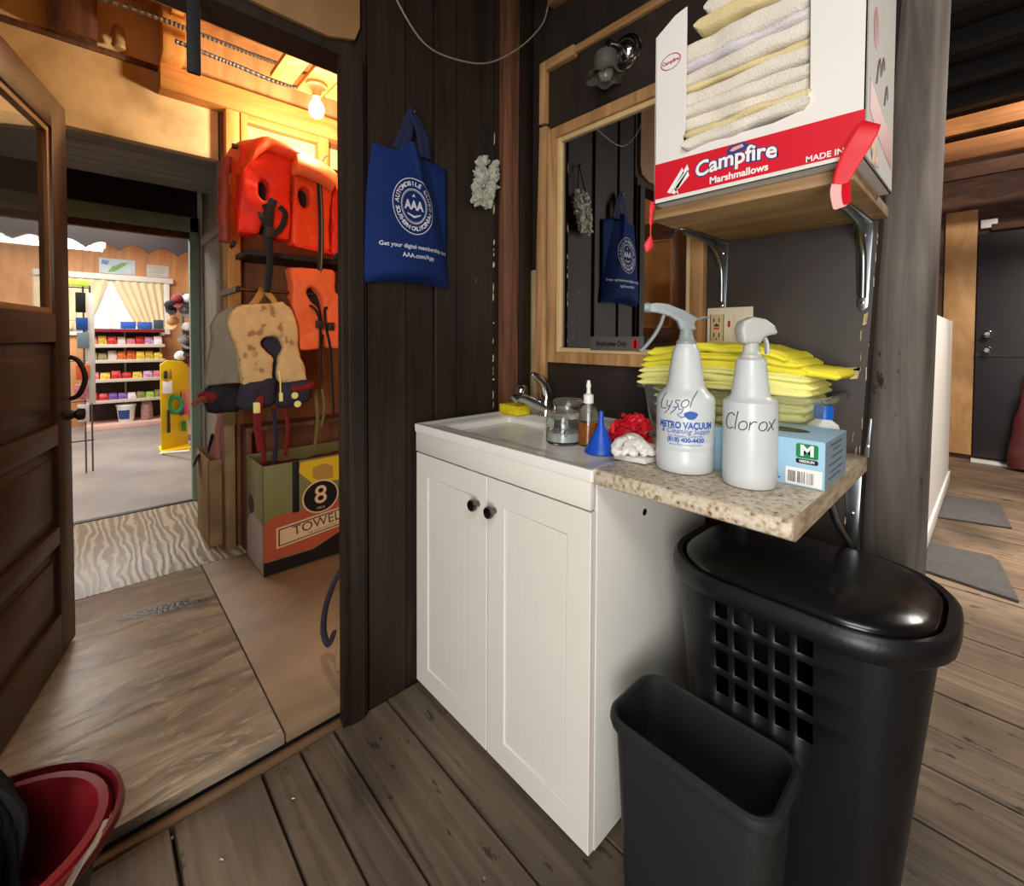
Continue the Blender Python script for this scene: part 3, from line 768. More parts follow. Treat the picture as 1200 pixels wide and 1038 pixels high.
# soap pot and sponge in the corner
B0 = at(-1.268, 1.236, 0.867)
sp = thing('soap_pot', 'small brown glass pot with a chrome domed lid behind the yellow sponge', 'pot', B0)
MB().lathe([(0.024, 0), (0.026, 0.004), (0.026, 0.052), (0.022, 0.058)], 20, B0).build('jar', mk('brownish glass', (150, 124, 96), 0.15, trans=0.5, var=0.05), sp)
MB().lathe([(0.0265, 0.056), (0.0275, 0.06), (0.0275, 0.078), (0.024, 0.092), (0.014, 0.101), (0.0, 0.103)], 20, B0).build('lid', M['chrome'], sp)
B0 = at(-1.235, 1.17, 0.866)
mb = MB().box(-1.287, -1.183, 1.138, 1.204, 0.8665, 0.902)
tag(mb.build('sponge', M['yel_sponge'], bevel=0.004), 'yellow rectangular sponge on the back corner of the sink top', 'sponge')

# jars, soap pump, funnel, puff, rag
def jar(x, y, r, h, label, writing):
    B0 = at(x, y, 0.866)
    t = thing('glass_jar', label, 'jar', B0, group='glass jars on the sink top')
    MB().lathe([(r * 0.9, 0), (r, 0.006), (r, h * 0.72), (r * 0.93, h * 0.80), (r * 0.93, h * 0.9), (r * 0.9, h * 0.9), (r * 0.9, h * 0.79), (r * 0.955, h * 0.70), (r * 0.955, 0.008), (r * 0.8, 0.005)], 28, B0).build('body', M['glass'], t)
    MB().lathe([(r * 0.93, 0.009), (r * 0.93, h * 0.38), (0, h * 0.40)], 24, B0).build('contents', M['milky'], t)
    MB().lathe([(r * 0.97, h * 0.86), (r * 0.99, h * 0.90), (r * 0.99, h * 0.98), (r * 0.9, h * 1.03), (r * 0.2, h * 1.04), (0, h * 1.04)], 28, B0).build('lid', M['clear_pl'], t)
    if writing:
        a0 = math.atan2(-y, -x) - 0.15
        mb = MB(); fn = lambda u, v, w: (x + (r + 0.0008) * math.cos(a0 + u / r), y + (r + 0.0008) * math.sin(a0 + u / r), 0.866 + v)
        handwrite(mb, writing, 0.024, fn, 0, h * 0.45, 0.0009, 0.3, -0.12)
        mb.build('handwriting', M['marker'], t)
    return t


jar(-0.805, 0.948, 0.049, 0.082, 'clear glass jar with black handwriting, nearest the front of the sink top', '1,00')
jar(-0.882, 1.058, 0.047, 0.098, 'clear glass jar behind the jar with handwriting, beside the faucet', '')

B0 = at(-0.742, 0.975, 0.866)
pb = thing('soap_pump_bottle', 'clear bottle of amber soap with a white nozzle cap, left of the blue funnel', 'bottle', B0)
MB().lathe([(0.024, 0), (0.027, 0.004), (0.027, 0.085), (0.022, 0.104), (0.011, 0.114), (0.011, 0.12)], 24, B0).build('body', M['glass'], pb)
MB().lathe([(0.0245, 0.004), (0.0248, 0.062), (0, 0.063)], 24, B0).build('soap', M['amber'], pb)
MB().lathe([(0.0135, 0.112), (0.0135, 0.134), (0.006, 0.138), (0.005, 0.150), (0.007, 0.158), (0.004, 0.172), (0.0, 0.174)], 18, B0).build('nozzle', M['white_pl'], pb)
MB().tube([(-0.742, 0.975, 0.978), (-0.742, 0.975, 0.955), (-0.740, 0.975, 0.875)], [0.006, 0.004, 0.003], 8).build('dip_tube', M['milky'], pb)

B0 = at(-0.672, 0.935, 0.867)
mb = MB().lathe([(0.041, 0.0), (0.041, 0.004), (0.037, 0.010), (0.010, 0.062), (0.0075, 0.068), (0.0055, 0.102), (0.0045, 0.102), (0.006, 0.068), (0.034, 0.008), (0.036, 0.0)], 28, B0, cap0=False, cap1=False)
tag(mb.build('funnel', M['blue_pl']), 'blue plastic funnel standing upside down on the sink top', 'funnel')

B0 = at(-0.645, 1.03, 0.868)
mb = MB(); rnd = random.Random(3)
rings = []
mb.lathe([(0.012, 0.0), (0.034, 0.006), (0.046, 0.03), (0.042, 0.055), (0.024, 0.072), (0.0, 0.076)], 16, B0)
for k in range(46):
    th = rnd.uniform(0, 2 * PI); ph = rnd.uniform(-0.5, 1.4); r = 0.041
    c = Vector(B0) + Vector((r * math.cos(th) * math.cos(ph), r * math.sin(th) * math.cos(ph), 0.036 + 0.036 * math.sin(ph)))
    a = Vector((rnd.uniform(-1, 1), rnd.uniform(-1, 1), rnd.uniform(-1, 1))).normalized() * 0.017
    nrm = (c - Vector(B0) - Vector((0, 0, 0.036))).normalized()
    bq = a.cross(nrm).normalized() * 0.013
    mb.tube([c - a + nrm * -0.004, c - a * 0.4 + bq + nrm * 0.010, c + a * 0.4 + nrm * 0.011, c + a + bq * -0.5], [0.003, 0.0075, 0.0075, 0.003], 5, flat=0.45)
tag(mb.build('bath_puff', M['red_net']), 'red netted bath puff at the right end of the sink top', 'sponge')

B0 = at(-0.560, 0.912, 0.870)
mb = MB(); rnd = random.Random(8)
for k in range(12):
    th = rnd.uniform(0, 2 * PI); r0 = rnd.uniform(0.0, 0.03)
    base = Vector(B0) + Vector((r0 * math.cos(th), r0 * math.sin(th), 0.016 + rnd.uniform(0.0, 0.022)))
    d = Vector((math.cos(th + 0.6), math.sin(th + 0.6), 0)) * rnd.uniform(0.03, 0.048); s_ = Vector((-d.y, d.x, 0)) * rnd.uniform(-0.7, 0.7)
    pts = smooth_path([base - d, base - d * 0.3 + s_ * 0.6 + Vector((0, 0, 0.015)), base + d * 0.5 + s_, base + d * 0.8 + s_ * 0.2 + Vector((0, 0, -0.008))], 5)
    pts = [Vector((q.x, q.y, max(q.z, 0.8825))) for q in pts]
    mb.tube(pts, [0.007] + [0.0115] * (len(pts) - 2) + [0.006], 8, flat=0.75)
mb.box(-0.600, -0.520, 0.885, 0.935, 0.8735, 0.886)
mb.wrinkle(0.005, 40)
tag(mb.build('cleaning_rag', M['white_cloth'], bevel=0.002), 'crumpled white cloth rag at the left end of the speckled worktop', 'rag')

# ------------------------------------------------------------------ worktop shelf on brackets
B0 = at(-0.39, 0.785, 0.838)
wt = thing('worktop', 'beige speckled laminate worktop beside the white cabinet', 'worktop', B0)
prof = [(0.812, 0.8375), (0.792, 0.8375), (0.784, 0.842), (0.781, 0.851), (0.783, 0.862), (0.790, 0.870), (0.804, 0.8728), (1.356, 0.8728), (1.356, 0.8375)]
MB().prism(prof, lambda u, v, t: (t, u, v), -0.580, -0.209).build('laminate', M['granite'], wt, bevel=0.0008)
MB().prism([(a + 0.0005 if a < 0.8 else a, b) for a, b in prof], lambda u, v, t: (t, u, v), -0.209, -0.206).build('raw_edge', M['granite_edge'], wt)


def bracket(x, zt, L, H, label, grp='galvanised shelf brackets'):
    """pressed steel bracket: wall leg, arm under the shelf, stamped gusset"""
    B0 = at(x, 1.358, zt)
    t = thing('shelf_bracket', label, 'bracket', B0, group=grp)
    w = 0.017
    poly = [(-w, 0), (w, 0), (w * 0.62, -H), (0, -H - 0.012), (-w * 0.62, -H)]
    MB().prism(poly, lambda u, v, q: (x + u, 1.3575 - q, zt - 0.001 + v), 0.0, 0.003).build('wall_leg', M['steel'], t, bevel=0.0008)
    MB().prism([(-w, 0), (w, 0), (w * 0.62, L), (0, L + 0.01), (-w * 0.62, L)], lambda u, v, q: (x + u, 1.3575 - v, zt - 0.001 - q), 0.0, 0.003).build('arm', M['steel'], t, bevel=0.0008)
    p = smooth_path([(x, 1.352, zt - H * 0.9), (x, 1.350, zt - H * 0.5), (x, 1.335, zt - 0.055), (x, 1.290, zt - 0.018), (x, 1.358 - L * 0.6, zt - 0.008), (x, 1.358 - L * 0.95, zt - 0.006)] if zt > 1 else [(x, 1.352, zt - H * 0.95), (x, 1.335, zt - H * 0.9), (x, 1.358 - L * 0.5, zt - H * 0.5), (x, 1.358 - L * 0.82, zt - 0.016), (x, 1.358 - L * 0.95, zt - 0.006)], 5)
    m2 = MB().tube(p, 0.0075, 10, flat=1.0)
    m2.build('gusset', M['steel'], t)
    for dz in (0.03, H * 0.55, H - 0.008):
        MB().lathe([(0.0045, 0), (0.0045, 0.0015), (0.002, 0.003)], 10, M=Matrix.Translation((x, 1.3545, zt - dz)) @ Matrix.Rotation(PI / 2, 4, 'X')).build('screw', M['chrome'], t)


bracket(-0.232, 0.8375, 0.30, 0.20, 'galvanised steel bracket under the right side of the speckled worktop')
bracket(-0.50, 0.8375, 0.30, 0.20, 'galvanised steel bracket under the worktop beside the cabinet side panel')
bracket(-0.552, 1.430, 0.25, 0.19, 'galvanised steel bracket under the left end of the upper shelf')
bracket(-0.222, 1.430, 0.25, 0.20, 'galvanised steel bracket under the upper shelf beside the log post')

B0 = at(-0.36, 1.0, 1.43)
tag(MB().box(-0.572, -0.178, 0.985, 1.358, 1.431, 1.4545).build('wall_shelf', M['shelf_wood'], bevel=0.0015), 'raw wooden wall shelf carrying the red and white carton of towels', 'shelf')

# ------------------------------------------------------------------ carton of towels
X0, X1, Y0, Y1, Z0, Z1 = -0.546, -0.158, 0.955, 1.236, 1.456, 1.90
B0 = at((X0 + X1) / 2, (Y0 + Y1) / 2, Z0)
bx = thing('marshmallow_carton', 'red and white printed carton of folded towels on the wall shelf', 'box', B0)
mb = MB()
front = [(X0, Z0), (X1, Z0), (X1, Z1), (-0.244, Z1), (-0.240, 1.60), (-0.252, 1.567), (-0.30, 1.560), (-0.40, 1.562), (-0.462, 1.566), (-0.478, 1.585), (-0.473, 1.61), (-0.473, 1.868), (-0.50, 1.862), (X0 + 0.002, 1.835)]
mb.prism(front, lambda u, v, t: (u, t, v), Y0, Y0 + 0.004)
mb.box(X1 - 0.004, X1, Y0, Y1, Z0, Z1); mb.box(X0, X0 + 0.004, Y0, Y1, Z0, 1.835); mb.box(X0, X1, Y1 - 0.004, Y1, Z0, Z1); mb.box(X0, X1, Y0, Y1, Z0, Z0 + 0.004)
mb.build('carton', M['card_white'], bx, bevel=0.0008, seg=1)
pf = lambda u, v, w: (u, Y0 - 0.0006 - w, v)
mb = MB(); put_poly(mb, [(X0 + 0.002, 1.468), (X1 - 0.001, 1.466), (X1 - 0.001, 1.528), (X1 - 0.001, 1.536), (X0 + 0.002, 1.547)], pf)
mb.build('red_band', M['card_red'], bx)
mb = MB()
arc = lambda u: 1.502 + 0.006 * math.sin((u + 0.44) / 0.14 * PI)
pt = lambda u, v, w: (u, Y0 - 0.0006 - w, v + arc(u) - 1.505)
put_text(mb, 'Campfire', 0.043, pt, -0.37, 1.511, 0.0034, sx=0.98)
mb.warp(lambda v: v + Vector((0, -0.0004, 0)))
mb.build('lettering_outline', M['ink_blue'], bx)
mb = MB(); put_text(mb, 'Campfire', 0.043, pt, -0.37, 1.511, 0.0011, sx=0.98, w=0.0010)
put_text(mb, 'Marshmallows', 0.0195, pf, -0.362, 1.4795, 0.0006, w=0.0006)
mb.build('lettering', M['ink_white'], bx)
mb = MB(); put_text(mb, 'MADE IN U', 0.0145, pf, -0.208, 1.4745, 0.0003, w=0.0006); mb.build('origin_lettering', M['ink_white'], bx)
mb = MB()
for k, (a, b_, c, d) in enumerate(((-0.513, 1.478, -0.478, 1.524), (-0.503, 1.474, -0.467, 1.528), (-0.494, 1.484, -0.466, 1.515))):
    put_poly(mb, [(a, b_), (a + 0.008, b_ - 0.004), (c + 0.004, d - 0.012), (c, d)], pf, 0.0006)
put_poly(mb, [(-0.497, 1.484), (-0.492, 1.474), (-0.486, 1.468), (-0.489, 1.480)], pf, 0.0006)
mb.build('swoosh_mark', M['ink_white'], bx)
mb = MB(); put_poly(mb, [(a, b_) for a, b_ in [(-0.385, 1.530), (-0.378, 1.539), (-0.352, 1.541), (-0.342, 1.534), (-0.345, 1.525), (-0.38, 1.522)]], pf, 0.0008); mb.build('small_badge_back', M['ink_blue'], bx)
mb = MB(); put_poly(mb, [(-0.378, 1.530), (-0.372, 1.535), (-0.354, 1.537), (-0.350, 1.531), (-0.372, 1.527)], pf, 0.0013); mb.build('small_badge', M['ribbon_pale'], bx)
mb = MB()
for cu, cv, w_ in ((-0.509, 1.765, 0.024), (-0.207, 1.765, 0.024)):
    mb = MB()
    put_ring(mb, w_, w_ * 0.90, pf, cu, cv, 28, 0.72)
    put_text(mb, 'Campfire', 0.0105, pf, cu, cv, 0.0004)
    mb.build('oval_logo', M['ink_red'], bx)
# marks and print on the right side
ps = lambda u, v, w: (X1 + 0.0006 + w, u, v)
mb = MB()
put_poly(mb, [(Y0 + 0.03, 1.545), (Y0 + 0.12, 1.52), (Y1 - 0.02, 1.50), (Y1 - 0.02, 1.565), (Y0 + 0.14, 1.575), (Y0 + 0.03, 1.60)], ps)
put_ring(mb, 0.022, 0.0, ps, Y0 + 0.07, 1.70, 24, 1.6)
mb.build('side_band', M['ink_pink'], bx)
mb = MB()
for a, b_, r in ((Y0 + 0.10, 1.635, 0.02), (Y0 + 0.14, 1.66, 0.014), (Y0 + 0.18, 1.62, 0.016)):
    mb.tube([ps(a + r * math.cos(q), b_ + 1.4 * r * math.sin(q * 1.5), 0.0) for q in [0.5 * j for j in range(10)]], 0.0018, 5)
mb.build('side_drawing', mk('grey print', (96, 84, 80), 0.5), bx)
mb = MB(); mb.grid(lambda a, b_: (X1 + 0.0012 + 0.002 * noise.noise(Vector((a * 5, b_ * 5, 2))), Y0 + 0.03 + 0.06 * a + 0.03 * (1 - b_), 1.458 + 0.055 * b_ + 0.01 * a), 10, 8)
mb.build('packing_tape', mk('shiny clear tape', (196, 190, 180), 0.25, var=0.1, spec=0.5), bx)


def folded(x0, x1, y0, y1, z0, z1, mat, name, label, group, seed, sag=0.006, skew=0.0, cat='towel', amp=0.004, lift=0.0, crease=True):
    """a cloth folded to a soft slab with its rounded fold to the front; a crease runs along the fold"""
    at((x0 + x1) / 2, (y0 + y1) / 2, z0)
    h = (z1 - z0); zc = (z0 + z1) / 2; n = 26; rings = []
    for i in range(n + 1):
        t = i / n; x = x0 + (x1 - x0) * t
        e = min(1.0, math.sqrt(max(0.0, 1 - ((abs(t - 0.5) * 2 - 0.93) / 0.07) ** 2)) if abs(t - 0.5) * 2 > 0.93 else 1.0)
        e = max(e, 0.25)
        dz = skew * (t - 0.5) + sag * (noise.noise(Vector((t * 3, seed, 0.3)))) - lift * (2 * t - 1) ** 2
        dy = 0.008 * noise.noise(Vector((t * 4, seed * 2.0, 1.3)))
        ring = []
        for k in range(10):
            a = PI / 2 + PI * k / 9
            c = -math.cos(a) ** 2
            yy = y0 + h / 2 + math.cos(a) * h * 0.5 + dy; zz = zc + math.sin(a) * h / 2 * e + dz
            if crease and k in (4, 5): yy += 0.004
            ring.append((x, yy, zz))
        for k in range(4): ring.append((x, y0 + h + (y1 - y0 - h) * (k + 1) / 4, zc - h / 2 * e + dz))
        ring.append((x, y1 - 0.001, zc + dz))
        for k in range(4): ring.append((x, y1 - (y1 - y0 - h) * k / 4, zc + h / 2 * e + dz))
        rings.append(ring)
    mb = MB().loft(rings); mb.wrinkle(amp, 22, seed)
    o = mb.build(name, mat, angle=75)
    return tag(o, label, cat, group)


cols = ['towel', 'towel_cream', 'towel', 'towel', 'towel', 'towel_cream', 'towel', 'towel_lav', 'towel', 'towel_cream', 'towel']
hs = [0.026, 0.016, 0.030, 0.028, 0.030, 0.014, 0.030, 0.022, 0.046, 0.032, 0.04]
ords = ['lowest', 'second from the bottom', 'third from the bottom', 'fourth from the bottom', 'fifth from the bottom', 'sixth from the bottom', 'fifth from the top', 'fourth from the top', 'third from the top', 'second from the top', 'topmost']
names = {'towel': 'white', 'towel_cream': 'cream', 'towel_lav': 'greyish white'}
z = 1.560
for k in range(11):
    wide = 0.0 if k > 1 else 0.0
    sx0 = (-0.476 if k < 2 else -0.515) if k < 9 else -0.462 + 0.02 * (k - 9)
    folded(sx0, -0.238 if k < 2 else -0.190, 0.9605 + 0.004 * ((k * 7) % 3) - (0.018 if k < 2 else 0), 1.21, z, z + hs[k] * 1.06, M[cols[k]], 'folded_towel',
           'folded %s towel, %s of the stack in the carton' % (names[cols[k]], ords[k]), 'folded towels in the carton', k + 1.0, skew=0.012 if k in (0, 1, 4, 6) else -0.006, amp=0.0045, crease=hs[k] > 0.02)
    z += hs[k]

# ribbons caught on the shelf
B0 = at(-0.165, 0.945, 1.49)
rb = thing('red_ribbon', 'wide red ribbon hanging over the front corner of the carton', 'ribbon', B0)
pts = smooth_path([(-0.152, 0.975, 1.512), (-0.150, 0.950, 1.508), (-0.158, 0.940, 1.485), (-0.174, 0.936, 1.452), (-0.186, 0.934, 1.420), (-0.190, 0.934, 1.405)], 5)
n_ = len(pts)
MB().sweep(pts, [0.018 + 0.016 * math.sin(PI * min(1, 1.15 * k / n_)) for k in range(n_)], 0.0016, (0.25, -0.95, 0.1), 10, 6).build('band', M['ribbon'], rb)
pts = smooth_path([(-0.189, 0.9325, 1.412), (-0.190, 0.930, 1.398), (-0.187, 0.930, 1.380), (-0.185, 0.931, 1.372)], 4)
MB().sweep(pts, [0.022] * (len(pts) - 2) + [0.020, 0.016], 0.0016, (0.5, -0.85, 0), 10, 6).build('folded_end', M['ribbon_pale'], rb)
pts = smooth_path([(-0.178, 0.9315, 1.412), (-0.178, 0.929, 1.395), (-0.176, 0.930, 1.377)], 4)
MB().sweep(pts, [0.013] * (len(pts) - 1) + [0.010], 0.0016, (-0.2, -0.95, 0), 10, 6).build('folded_end', M['ribbon'], rb)
B0 = at(-0.560, 0.962, 1.46)
rb = thing('ribbon_scrap', 'thin red ribbon scrap dangling below the left corner of the carton', 'ribbon', B0)
pts = smooth_path([(-0.549, 0.957, 1.466), (-0.5495, 0.951, 1.44), (-0.552, 0.953, 1.41), (-0.552, 0.953, 1.385)], 4)
MB().sweep(pts, [0.013] * 4 + [0.009] * 4 + [0.003] * (len(pts) - 8), 0.002, (0.6, -0.8, 0), 8).build('strip', M['ribbon'], rb)
pts = smooth_path([(-0.552, 0.953, 1.386), (-0.556, 0.952, 1.366), (-0.561, 0.952, 1.352)], 4)
MB().sweep(pts, [0.004, 0.009, 0.014, 0.018, 0.021, 0.019, 0.014, 0.010, 0.006], 0.002, (0.6, -0.8, 0), 8).build('torn_end', M['ribbon'], rb)
# ------------------------------------------------------------------ spray bottles
def cyl_fn(x, y, r, z0, turn=0.0):
    a0 = math.atan2(-y, -x) + turn
    return lambda u, v, w: (x + (r + 0.0006 + w) * math.cos(a0 + u / r), y + (r + 0.0006 + w) * math.sin(a0 + u / r), z0 + v)


def trigger_head(t, mat, x, y, z, ang, big=True):
    R = Matrix.Translation((x, y, z)) @ Matrix.Rotation(ang, 4, 'Z')
    MB().lathe([(0.019, -0.022), (0.020, -0.020), (0.020, 0.004), (0.016, 0.008), (0.0135, 0.02), (0.013, 0.03)], 22, M=R).build('collar', mat, t)
    if big:
        side = [(-0.018, 0.028), (-0.014, 0.042), (-0.022, 0.052), (0.006, 0.069), (0.040, 0.083), (0.062, 0.086), (0.078, 0.084), (0.078, 0.066), (0.060, 0.064), (0.034, 0.056), (0.020, 0.046), (0.014, 0.028)]
        MB().prism(side, lambda u, v, q: R @ Vector((u, q, v)), -0.011, 0.011).build('head', mat, t, bevel=0.003)
        MB().tube([R @ Vector((-0.020, 0, 0.049)), R @ Vector((-0.034, 0, 0.055)), R @ Vector((-0.046, 0, 0.054))], [0.006, 0.005, 0.003], 8, flat=0.5).build('tail_fin', mat, t)
        lev = smooth_path([(0.046, 0, 0.062), (0.055, 0, 0.036), (0.070, 0, 0.010), (0.092, 0, -0.016), (0.096, 0, -0.014)], 4)
        MB().sweep([R @ Vector(q) for q in lev], [0.016] * (len(lev) - 2) + [0.014, 0.008], 0.008, R.to_3x3() @ Vector((1, 0, 0.7)), 10).build('trigger', mat, t)
        MB().lathe([(0.010, 0), (0.011, 0.004), (0.009, 0.012), (0.004, 0.012)], 14, M=R @ Matrix.Translation((0.076, 0, 0.076)) @ Matrix.Rotation(PI / 2, 4, 'Y')).build('nozzle', mat, t)
    else:
        side = [(-0.022, 0.026), (-0.027, 0.052), (-0.022, 0.068), (-0.002, 0.076), (0.020, 0.072), (0.036, 0.060), (0.044, 0.044), (0.030, 0.042), (0.018, 0.038), (0.012, 0.026)]
        MB().prism(side, lambda u, v, q: R @ Vector((u, q, v)), -0.017, 0.017).build('head', mat, t, bevel=0.006, seg=3)
        lev = smooth_path([(0.020, 0, 0.044), (0.028, 0, 0.028), (0.030, 0, 0.006)], 4)
        MB().sweep([R @ Vector(q) for q in lev], [0.014] * len(lev), 0.006, R.to_3x3() @ Vector((1, 0, 0.2)), 10).build('trigger', mat, t)


x, y = -0.452, 0.930; z0 = 0.873; r = 0.0585
B0 = at(x, y, z0)
s1 = thing('spray_bottle', 'spray bottle with grey trigger and blue printing, left of the handwritten one', 'spray bottle', B0)
MB().lathe([(r * 0.86, 0), (r * 0.96, 0.003), (r, 0.012), (r, 0.045), (r * 0.985, 0.047), (r * 0.985, 0.05), (r, 0.052), (r, 0.064), (r * 0.985, 0.066), (r, 0.069), (r, 0.146), (r * 0.97, 0.156), (r * 0.80, 0.166), (r * 0.68, 0.176), (r * 0.62, 0.190), (r * 0.47, 0.250), (r * 0.36, 0.264), (0.019, 0.268)], 36, B0).build('bottle', M['milky'], s1)
trigger_head(s1, M['grey_trig'], x, y, z0 + 0.268, math.atan2(-0.62, -0.78), True)
fn = cyl_fn(x, y, r, z0, 0.02)
mb = MB(); put_text(mb, 'METRO VACUUM', 0.0185, fn, 0, 0.1015, 0.0007, sx=0.80)
put_text(mb, '(818) 400-4430', 0.0125, fn, 0, 0.072, 0.0005, sx=0.95)
put_text(mb, '& Cleaning Supply', 0.0145, fn, 0, 0.090, 0.0001, shear=0.35)
put_text(mb, 'Los Angeles, California', 0.0075, fn, 0, 0.0805); put_text(mb, 'www.metrovacuum.com', 0.0065, fn, 0, 0.063)
put_poly(mb, [(-0.052, 0.0962), (0.052, 0.0962), (0.052, 0.0968), (-0.052, 0.0968)], fn)
pl = [(0.004 + 0.013 * math.cos(q) * (1 + 0.15 * math.sin(3 * q)), 0.123 + 0.0085 * math.sin(q)) for q in [2 * PI * k / 18 for k in range(18)]]
put_poly(mb, [(a + 0.006, b_) for a, b_ in pl], fn)
mb.tube([fn(a, b_, 0.0004) for a, b_ in ((-0.030, 0.124), (-0.022, 0.132), (-0.014, 0.143), (-0.012, 0.134), (-0.004, 0.137), (-0.008, 0.128), (-0.016, 0.124), (-0.008, 0.118), (0.002, 0.122))], 0.0010, 5)
mb.build('printing', M['ink_blue2'], s1)
fn2 = lambda u, v, w: (lambda p: p)(cyl_fn(x, y, r * 0.965 - 0.0 * v, z0, -0.15)(u, v, w))
mb = MB(); cone = lambda u, v, w: cyl_fn(x, y, r * (1.0 if v < 0.146 else 1.0 - 0.03 * (v - 0.146) / 0.010 if v < 0.156 else 0.97 - 0.17 * (v - 0.156) / 0.010), z0, -0.38)(u, v, 0.0002)
handwrite(mb, 'Lysol', 0.030, cone, 0, 0.150, 0.0009, 0.25, 0.10)
mb.build('handwriting', M['marker'], s1)

x, y = -0.3195, 0.922; r = 0.0475
B0 = at(x, y, z0)
s2 = thing('spray_bottle', 'clear-headed spray bottle with Clorox written on it in marker, before the glove box', 'spray bottle', B0)
MB().lathe([(r * 0.86, 0), (r * 0.96, 0.003), (r, 0.012), (r, 0.150), (r * 0.98, 0.160), (r * 0.80, 0.166), (r * 0.71, 0.172), (r * 0.58, 0.220), (r * 0.56, 0.238), (0.019, 0.243)], 36, B0).build('bottle', M['milky'], s2)
trigger_head(s2, M['head_clear'], x, y, z0 + 0.243, math.atan2(0.72, 0.70), False)
fn = cyl_fn(x, y, r, z0, 0.05)
mb = MB(); handwrite(mb, 'Clorox', 0.032, cyl_fn(x, y, r - 0.0004, z0, -0.05), 0, 0.124, 0.0010, 0.15, 0.03)
mb.build('handwriting', M['marker'], s2)

# ------------------------------------------------------------------ glove box, white bottle
X0, X1, Y0, Y1, Z0, Z1 = -0.408, -0.209, 0.974, 1.142, 0.8735, 0.963
B0 = at(-0.31, 1.058, Z0)
gb = thing('glove_box', 'pale blue carton of disposable gloves size M on the worktop', 'box', B0)
MB().box(X0, X1, Y0, Y1, Z0, Z1).build('carton', M['glove_blue'], gb, bevel=0.001)
MB().box(X1, X1 + 0.0006, Y0 + 0.001, Y1 - 0.001, Z0 + 0.001, Z1 - 0.001).build('end_panel', M['glove_blue2'], gb)
mb = MB(); put_poly(mb, [(-0.308 + 0.055 * math.cos(q), 1.058 + 0.028 * math.sin(q)) for q in [2 * PI * k / 26 for k in range(26)]], lambda u, v, w: (u, v, Z1 + 0.0006)); mb.build('dispensing_slot', M['slot'], gb)
pf = lambda u, v, w: (u, Y0 - 0.0005 - w, v)
mb = MB(); mb.add([pf(q.x, q.y, 0) for q in rrect(0.036, 0.026, 0.004, 4, 0, -0.237, 0.9415)], [tuple(range(20))]) if False else put_poly(mb, [(q.x, q.y) for q in rrect(0.036, 0.027, 0.004, 4, 0, -0.237, 0.942)], pf)
mb.build('size_badge', M['ink_green'], gb)
mb = MB(); put_poly(mb, [(q.x, q.y) for q in rrect(0.036, 0.009, 0.003, 4, 0, -0.237, 0.9225)], pf); mb.build('size_strip', M['ink_black'], gb)
mb = MB(); put_text(mb, 'M', 0.027, pf, -0.237, 0.942, 0.0012, w=0.0005, sx=1.1); put_text(mb, 'MEDIUM', 0.0065, pf, -0.237, 0.9225, 0.0002, w=0.0005)
put_poly(mb, [(-0.272, 0.8765), (-0.2125, 0.8765), (-0.2125, 0.9085), (-0.272, 0.9085)], pf, 0.0)
put_text(mb, 'Nitrile', 0.007, pf, -0.292, 0.882, 0.0002) if False else None
mb.build('white_print', M['ink_white'], gb)
mb = MB(); rnd = random.Random(5)
for c in (-0.2625, -0.247, -0.232):
    for k in range(6):
        w_ = rnd.choice((0.0006, 0.001, 0.0014)); u = c + k * 0.0021 - 0.005
        put_poly(mb, [(u, 0.881), (u + w_, 0.881), (u + w_, 0.902), (u, 0.902)], pf, 0.0005)
mb.build('barcode', M['ink_black'], gb)
mb = MB()
for k in range(3):
    a = 2 * PI * k / 3 + 0.5
    put_poly(mb, [(-0.291 + 0.006 * math.cos(a), 0.894 + 0.006 * math.sin(a)), (-0.291 + 0.008 * math.cos(a + 1.2), 0.894 + 0.008 * math.sin(a + 1.2)), (-0.291 + 0.0055 * math.cos(a + 1.3), 0.894 + 0.0055 * math.sin(a + 1.3)), (-0.291 + 0.003 * math.cos(a + 0.3), 0.894 + 0.003 * math.sin(a + 0.3))], pf)
put_poly(mb, [(-0.301, 0.883), (-0.281, 0.883), (-0.281, 0.886), (-0.301, 0.886)], pf)
mb.build('recycling_mark', M['ink_blue2'], gb)
ps = lambda u, v, w: (X1 + 0.0012 + w, u, v)
mb = MB()
for v_, a, b_, h in ((0.950, 1.01, 1.10, 0.004), (0.940, 1.03, 1.09, 0.003), (0.927, 1.02, 1.11, 0.003), (0.914, 1.0, 1.10, 0.003), (0.900, 1.01, 1.105, 0.003), (0.889, 1.0, 1.09, 0.003)):
    put_poly(mb, [(a, v_), (b_, v_), (b_, v_ + h), (a, v_ + h)], ps)
mb.build('small_print', mk('grey small print', (84, 100, 112), 0.5), gb)

B0 = at(-0.262, 1.20, 0.873)
wb = thing('lotion_bottle', 'white bottle with a blue cap behind the glove box', 'bottle', B0)
MB().lathe([(0.028, 0), (0.031, 0.004), (0.031, 0.075), (0.028, 0.088), (0.017, 0.097), (0.0155, 0.102)], 24, B0).build('bottle', M['white_pl'], wb)
MB().lathe([(0.0185, 0.101), (0.0185, 0.126), (0.016, 0.131), (0, 0.132)], 24, B0).build('cap', M['cap_blue'], wb)

